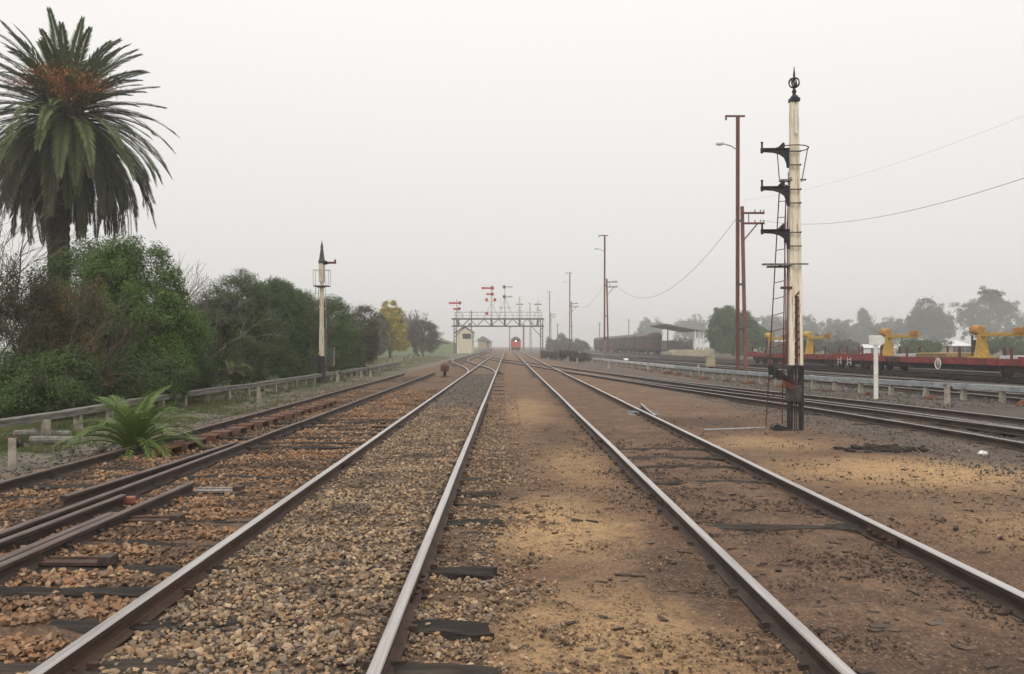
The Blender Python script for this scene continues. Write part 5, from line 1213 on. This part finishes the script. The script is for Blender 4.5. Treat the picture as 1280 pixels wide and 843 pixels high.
# brown scrub tree at the left edge, half bare, and its long twigs
p = (XZ(18, 432, 23)[0], 23.0, -.3)
bt = thing('scrub_tree', 'brown half bare scrub tree at the hedge end, with tangled twigs and dry orange leaves', 'tree', p); mb = MB(); tips = []
for i in range(9): branches(mb, (random.uniform(-.9, 1.2), random.uniform(-.6, .6), 0), (random.gauss(.1, .45), random.gauss(-.1, .35), 1), 1.55, .035, 4, .65, .08, .0035, .16, (2, 3), tips)
mb.build('trunk', M['bark'], bt)
tips = np.array(tips); tips = tips[(tips[:, 2] > .5)]
lim = XZ(122, 432, 23)[0] - p[0]; tips = tips[tips[:, 0] < lim - .25 * rng.random(len(tips))]; sel = tips[rng.random(len(tips)) < .5]
cl = [(q + np.array(p), .13, np.array([0, -.5, .3])) for q in sel]
leaves('crown', L_dark, cl[: len(cl) * 3 // 5], 9, .08, .028, bt, .2, origin=p); leaves('dry_leaves', L_dry, cl[len(cl) * 4 // 5:], 10, .085, .032, bt, .2, origin=p)
cl = clumps(np.array(p) + np.array([-.5, .5, 1.9]), (1.9, 1.2, 2.1), 170, .34, low=-.9, inner=.3); leaves('inner_leaves', L_olive, cl, 62, .08, .03, bt, .3, origin=p)
def bare(label, px, Y, h, r, nb=5, depth=5, group=None, lean=(0, 0), spread=.5, tw=.005, lf=None, mt='bark_grey'):
    x = XZ(px, 432, Y)[0]; t = thing('bare_tree', label, 'tree', (x, Y, -.3), 0, group); mb = MB(); tips = []
    for i in range(nb): branches(mb, (random.uniform(-.15, .15) * nb * r * 3, random.uniform(-.15, .15), 0), (random.gauss(lean[0], .28), random.gauss(lean[1], .28), 1), h * .30, r, depth, spread, .10, tw, .13, (2, 3), tips)
    mb.build('trunk', M[mt], t)
    if lf: leaves('crown', lf[0], [(np.array(q) + np.array([x, Y, -.3]), lf[3], np.array([0, -.5, .3])) for q in tips if random.random() < lf[4]], lf[5], lf[1], lf[2], t, .2, origin=(x, Y, -.3))
    return t
bare('thin leafless tree rising behind the bright green bush, its twigs against the sky', 222, 35, 6.9, .05, 4, 4, None, (.12, 0), .55, .006)
bare('second leafless tree, between the bare twigs and the olive tree', 250, 38, 5.6, .035, 3, 4, None, (.1, 0), .5, .006)
bare('tall leafless tree at the very edge, its thin twigs crossing the date palm', -40, 22, 8.6, .045, 2, 4, None, (.07, -.05), .5, .004, (L_dry, .07, .03, .12, .03, 4), 'bark')
# bare tree and round shrub before the embankment
bare('large pale bare tree before the grassy bank, faint in fog', 522, 150, 9.6, .16, 6, 5, None, (0, 0), .5, .018, None)
def fartree(label, px0, px1, ptop, Y, mt, n, per, L, W, cr, name='tree', blobs=None, group='trees in the fog', trunk=True, base=-.3, zl=.3):
    x0, x1 = XZ(px0, 432, Y)[0], XZ(px1, 432, Y)[0]; h = XZ(640, ptop, Y)[1] - base
    c = np.array([(x0 + x1) / 2, Y, base]); rx = (x1 - x0) / 2; t = thing(name, label, 'tree', tuple(c), 0, group)
    if blobs is None: blobs = [((0, 0, h * (.5 + zl / 2)), (rx, rx, h * (.5 - zl / 2)), 1), ((rx * .3, 0, h * .5), (rx * .7, rx * .7, h * .35), .35), ((-rx * .35, -.2, h * .45), (rx * .65, rx * .7, h * .3), .35)]
    else: blobs = [((a * rx, 0, b * h), (d * rx, d * rx, e * h), f) for a, b, d, e, f in blobs]
    cl = []
    for b, r, f in blobs: cl += clumps(c + np.array(b), r, int(n * f * 1.3), cr * .72, inner=.35, lump=.5)
    leaves('crown', mt, cl, per, L, W, t, .4, origin=tuple(c))
    mb = MB(); branches(mb, (0, 0, -.1), (0, 0, 1), h * .36, .05 + .022 * h, 4, .5, .15, .02); mb.build('trunk', M['bark'], t)
    return t
fartree('dense rounded shrub tree in front of the large bare tree', 506, 550, 396, 148, L_bare, 90, 60, .30, .08, .75, blobs=[(.1, .5, .95, .5, 1), (-.4, .45, .6, .4, .4), (.5, .4, .5, .38, .4)])
fartree('yellow leaved tree past the hedge end', 470, 507, 379, 120, L_yell, 120, 80, .26, .12, .62, blobs=[(-.25, .74, .6, .25, .8), (.25, .60, .6, .26, .7), (.45, .36, .6, .3, .8), (-.3, .38, .7, .34, .5)])
fartree('grey green tree close on the hedge side of the yellow tree', 455, 486, 390, 118, L_olive, 100, 70, .26, .11, .62, blobs=[(0, .5, .9, .5, 1), (-.3, .3, .8, .3, .5)])
# right hand trees
fartree('broad green willow like tree behind the nearest light pole', 884, 950, 384, 152, L_will, 260, 90, .26, .10, .80, blobs=[(-.3, .76, .5, .25, .7), (.28, .66, .45, .26, .6), (-.66, .5, .34, .3, .4), (.68, .45, .34, .3, .4), (0, .45, .5, .3, .5), (-.4, .25, .4, .25, .4), (.4, .22, .45, .22, .4)])
fartree('smaller willow like tree leaning out past the nearest light pole', 936, 962, 408, 158, L_will, 90, 70, .34, .13, .7)
RT = [(1066, 1092, 388, 250, 'narrow pointed conifer in the fog behind the white arrow sign', [(0, .30, 1, .3, .8), (0, .55, .72, .28, .6), (0, .80, .40, .22, .4)]),
      (1134, 1192, 376, 205, 'dense dark rounded tree behind the yellow crane right of the arrow sign', [(0, .68, .55, .32, .8), (-.45, .5, .5, .3, .6), (.45, .48, .5, .32, .6), (0, .3, .95, .3, .7)]),
      (1190, 1268, 360, 235, 'tallest open crowned gum tree, over the nearest crane', [(-.35, .58, .55, .26, .8), (.2, .84, .34, .16, .45), (.55, .70, .42, .15, .4), (-.05, .38, .6, .26, .7), (.72, .62, .3, .12, .25)]),
      (1092, 1140, 398, 240, 'pale round tree in the gap left of the dense dark tree', None),
      (1246, 1300, 395, 230, 'pale low tree at the right edge of the tree line', None),
      (1030, 1068, 400, 245, 'pale ragged tree left of the narrow conifer', None),
      (985, 1030, 398, 255, 'pale tree behind the third crane', None),
      (945, 988, 396, 265, 'pale tree behind the tall signal ladder', None),
      (846, 886, 399, 290, 'faint tree behind the end of the shelter roof', None),
      (792, 832, 398, 300, 'faint rounded tree above the brown vans', None)]
for a, b, tp, Y, lab, bl in RT: fartree(lab, a, b, tp, Y * 1.65, L_grey, 110 if bl else 80, 60, .85, .36, 2.0, blobs=bl)
bare('leafless tree in the fog left of the conifer, fine twigs', 1046, 200, 8.0, .11, 5, 4, 'leafless trees in the fog', (0, 0), .55, .02)
bare('leafless tree in the fog right of the conifer', 1106, 205, 8.4, .11, 5, 4, 'leafless trees in the fog', (0, 0), .55, .02)
bare('low leafless tree beside the willow like tree', 1010, 210, 7.4, .11, 5, 4, 'leafless trees in the fog', (0, 0), .55, .02)
for a, b, tp, Y, lab in ((1122, 1182, 424, 125, 'low green bush left of the house with the hipped roof'), (1226, 1290, 418, 128, 'green bush behind the nearest yellow crane'), (1030, 1072, 425, 150, 'low green bush right of the tall signal, behind the wagons'), (1000, 1034, 421, 165, 'taller dim bush behind the third crane'), (822, 868, 424, 190, 'dark bush under the shelter roof'), (790, 812, 416, 300, 'small round bush above the farther vans')):
    fartree(lab, a, b, tp, Y, L_deep if Y < 150 else L_grey, 80, 60, .30, .13, .75, name='bush', group='bushes beyond the yard', zl=.05)
for a, b, tp, lab in ((684, 700, 424, 'faint bush right of the gantry leg'), (698, 716, 420, 'faint bush behind the third light pole'), (714, 736, 425, 'faint bush left of the farthest van')):
    fartree(lab, a, b, tp, 262, L_grey, 50, 50, .5, .22, 1.1, name='bush', group='bushes beyond the yard', zl=.05)
# brambles by the second light pole
for i, (a, b, tp, py, lab) in enumerate(((676, 690, 439, 449, 'dark bramble patch nearest the gantry'), (687, 701, 440, 450.5, 'dark bramble patch left of the third light pole'), (699, 713, 439, 452, 'dark bramble patch at the third light pole'), (711, 724, 440, 453, 'dark bramble patch right of the third light pole'), (721, 737, 441, 454, 'dark bramble patch nearest the white footed light pole'))):
    Y = G(700, py, -.2).y; x0, x1 = XZ(a, 432, Y)[0], XZ(b, 432, Y)[0]; h = XZ(640, tp, Y)[1] + .25; c = ((x0 + x1) / 2, Y, -.25)
    t = thing('bramble', lab, 'bramble', c, 0, 'dark brambles'); cl = clumps(np.array(c) + np.array([0, 0, h * .4]), ((x1 - x0) / 2, 1.2, h * .6), 70, .22, low=-.6, inner=.2, lump=.6)
    leaves('stems', L_bram, cl, 45, .40, .020, t, .2, dirs=(0, 0, 1), origin=c)

# ------------------------------------------------------------------ the big date palm
PY = 34.0; pxx, pzz = XZ(84, 140, PY)
pc_ = (pxx, PY, -.3); hc = pzz + .3
dpm = thing('date_palm', 'tall date palm with a huge shaggy crown and orange fruit stalks, above the hedge', 'palm', pc_)
mb = MB(); prof = []
for i in range(60):
    z = -.2 + (hc - .4) * i / 59; r = .46 + .05 * (i % 2) + (.22 * max(0, (z - hc + 2.2) / 2.2))
    prof.append((r, z))
mb.lathe([(r * .8, z) for r, z in prof], (-.3, 0, 0), 16); mb.lathe([(.3, hc - 1.6), (.75, hc - .9), (.8, hc - .2), (.45, hc + .5), (.1, hc + .9)], (-.05, 0, 0), 14); mb.build('trunk', M['palm_trunk'], dpm)
lay = ((L_palm, 'crown', 74, .10, 1.38, 2.75, 3.5, .35, .80), (L_palmlow, 'lower_fronds', 84, -.85, .16, 3.4, 3.9, .80, 1.15), (L_palmdead, 'hanging_fronds', 60, -1.10, -.5, 4.2, 5.0, .5, .75))
stm = MB(); gi = 0
for mt, nm, cnt, e0, e1, l0, l1, d0, d1 in lay:
    Vs, Fs = [], []
    for i in range(cnt):
        az = gi * 2.39996 + random.uniform(-.25, .25); gi += 1; u = i / cnt; el = e0 + (e1 - e0) * u + random.uniform(-.1, .1)
        rb = .3 if nm == 'crown' else .7; a = (math.cos(az) * rb, math.sin(az) * rb, hc - .15 - .45 * (1 - u) * (nm != 'crown') + (.35 * max(0, el)))
        frond(Vs, Fs, a, az, el, random.uniform(l0, l1), random.uniform(d0, d1), 70, .56, .044, .22, .8 if nm != 'crown' else .7, stm)
    np_mesh(nm, np.array(Vs), np.array(Fs), mt, dpm)
stm.build('frond_stems', M['bark'], dpm)
mt_fr = islandmat('date_stalks', [(.36, .13, .035), (.48, .20, .06), (.27, .10, .03), (.52, .25, .08)], .8)
VV, FF = [], []
for i in range(13):
    az = random.uniform(3.5, 6.5) if i < 11 else random.uniform(0, 3); q = np.array([math.cos(az) * 1.8, math.sin(az) * 1.8, hc + random.uniform(.1, 1.0)]); P = q + rng.normal(0, .24, (260, 3))
    V, Fq2 = leaf_quads(P, np.tile([0, 0, 1.], (260, 1)), .20, .022, dirs=np.tile([math.cos(az) * .6, math.sin(az) * .6, -.6], (260, 1)))
    FF.append(Fq2 + 1040 * i); VV.append(V)
np_mesh('fruit_sprays', np.concatenate(VV), np.concatenate(FF), mt_fr, dpm)
# ------------------------------------------------------------------ young palm in the siding
p = G(168, 565, -.14); yp = thing('young_palm', 'small feathery young palm growing over the disused siding rail', 'palm', (p.x, p.y, -.15)); Vs, Fs = [], []; stm = MB()
for i in range(40):
    az = i * 2.39996 + random.uniform(-.35, .35); u = i / 40; el = .10 + 1.25 * u ** .8
    frond(Vs, Fs, (.05 * math.cos(az), .05 * math.sin(az), .05 + .12 * u), az, el + .25, random.uniform(1.05, 1.4) * (1 - .12 * u), random.uniform(1.0, 1.8), 52, .27, .011, .3, .9, stm)
np_mesh('crown', np.array(Vs), np.array(Fs), L_fan, yp); stm.build('frond_stems', L_fan, yp); mb = MB(); mb.lathe([(.09, -.05), (.11, .1), (.06, .25)], n=8); mb.build('trunk', M['palm_trunk'], yp)

# ------------------------------------------------------------------ grass and weeds
def blades(name, zones, mt, label, hgt, wd_):
    Vs = []
    for x0, x1, y0, y1, n, th in zones:
        x = rng.uniform(x0, x1, n); y = y0 * (y1 / y0) ** rng.random(n); k = vnoise(x * .9, y * .9, 11) * .6 + vnoise(x * 3, y * 3, 12) * .4 > th
        x, y = x[k], y[k]; z = ground_z(x, y); m = len(x); a = rng.uniform(0, 6.28, m); h = hgt * rng.uniform(.4, 1.3, m); w = wd_ * rng.uniform(.6, 1.4, m) * (1 + y / 40); ln = rng.uniform(.1, .7, m) * h
        c, s = np.cos(a), np.sin(a); b = rng.uniform(0, 6.28, m)
        P0 = np.stack([x - c * w, y - s * w, z - .01], 1); P1 = np.stack([x + c * w, y + s * w, z - .01], 1); P2 = np.stack([x + np.cos(b) * ln, y + np.sin(b) * ln, z + h], 1)
        Vs.append(np.stack([P0, P1, P2], 1).reshape(-1, 3))
    V = np.concatenate(Vs); return tag(np_mesh(name, V, np.arange(len(V)).reshape(-1, 3), mt), label, 'grass', None, 'stuff')
blades('grass', [(-10.5, -7.0, 11, 30, 26000, .10), (-11.5, -8.6, 14, 70, 26000, -.25), (-16, -9, 40, 130, 14000, -.1)], L_grass, 'short green grass along the foot of the hedge', .085, .006)
blades('dry_grass', [(-11, -6.6, 12, 60, 9000, .15), (-18, -8, 60, 140, 12000, -.1), (9, 13, 26, 100, 3000, .2)], L_straw, 'tufts of dry straw coloured grass at the yard edges', .16, .006)
bn = MB(); Yb = 228
prof = [(-75, 0), (-75, 4.2), (-30, 4.2), (-19, 3.4), (-14.2, 2.0), (-12.2, -.3)]
bn.prism([(-120, -.5)] + [(-120, 4.4)] + prof[1:], Yb, Yb + 40)
bn.add([(-120, Yb, 4.4), (-75, Yb, 4.2), (-30, Yb, 4.2), (-19, Yb, 3.4), (-14.2, Yb, 2.0), (-12.2, Yb, -.3), (-12.2, Yb - 8, -.3), (-120, Yb - 8, -.3)], [(7, 6, 5, 4, 3, 2, 1, 0)])
o = bn.build('embankment', weathered('bank_grass', (.085, .12, .045), (.13, .15, .06), scale=.6, rough=.95)); o['kind'] = 'structure'
# ------------------------------------------------------------------ render settings
sc.render.engine = 'CYCLES'
sc.cycles.use_denoising = True
sc.cycles.max_bounces = 6; sc.cycles.diffuse_bounces = 3; sc.cycles.glossy_bounces = 3; sc.cycles.transmission_bounces = 2
sc.cycles.volume_bounces = 2; sc.cycles.transparent_max_bounces = 8
sc.cycles.caustics_reflective = False; sc.cycles.caustics_refractive = False
sc.view_settings.view_transform = 'Standard'; sc.view_settings.look = 'None'
sc.view_settings.gamma = 1; sc.view_settings.exposure = EXPOSURE; sc.view_settings.use_curve_mapping = False
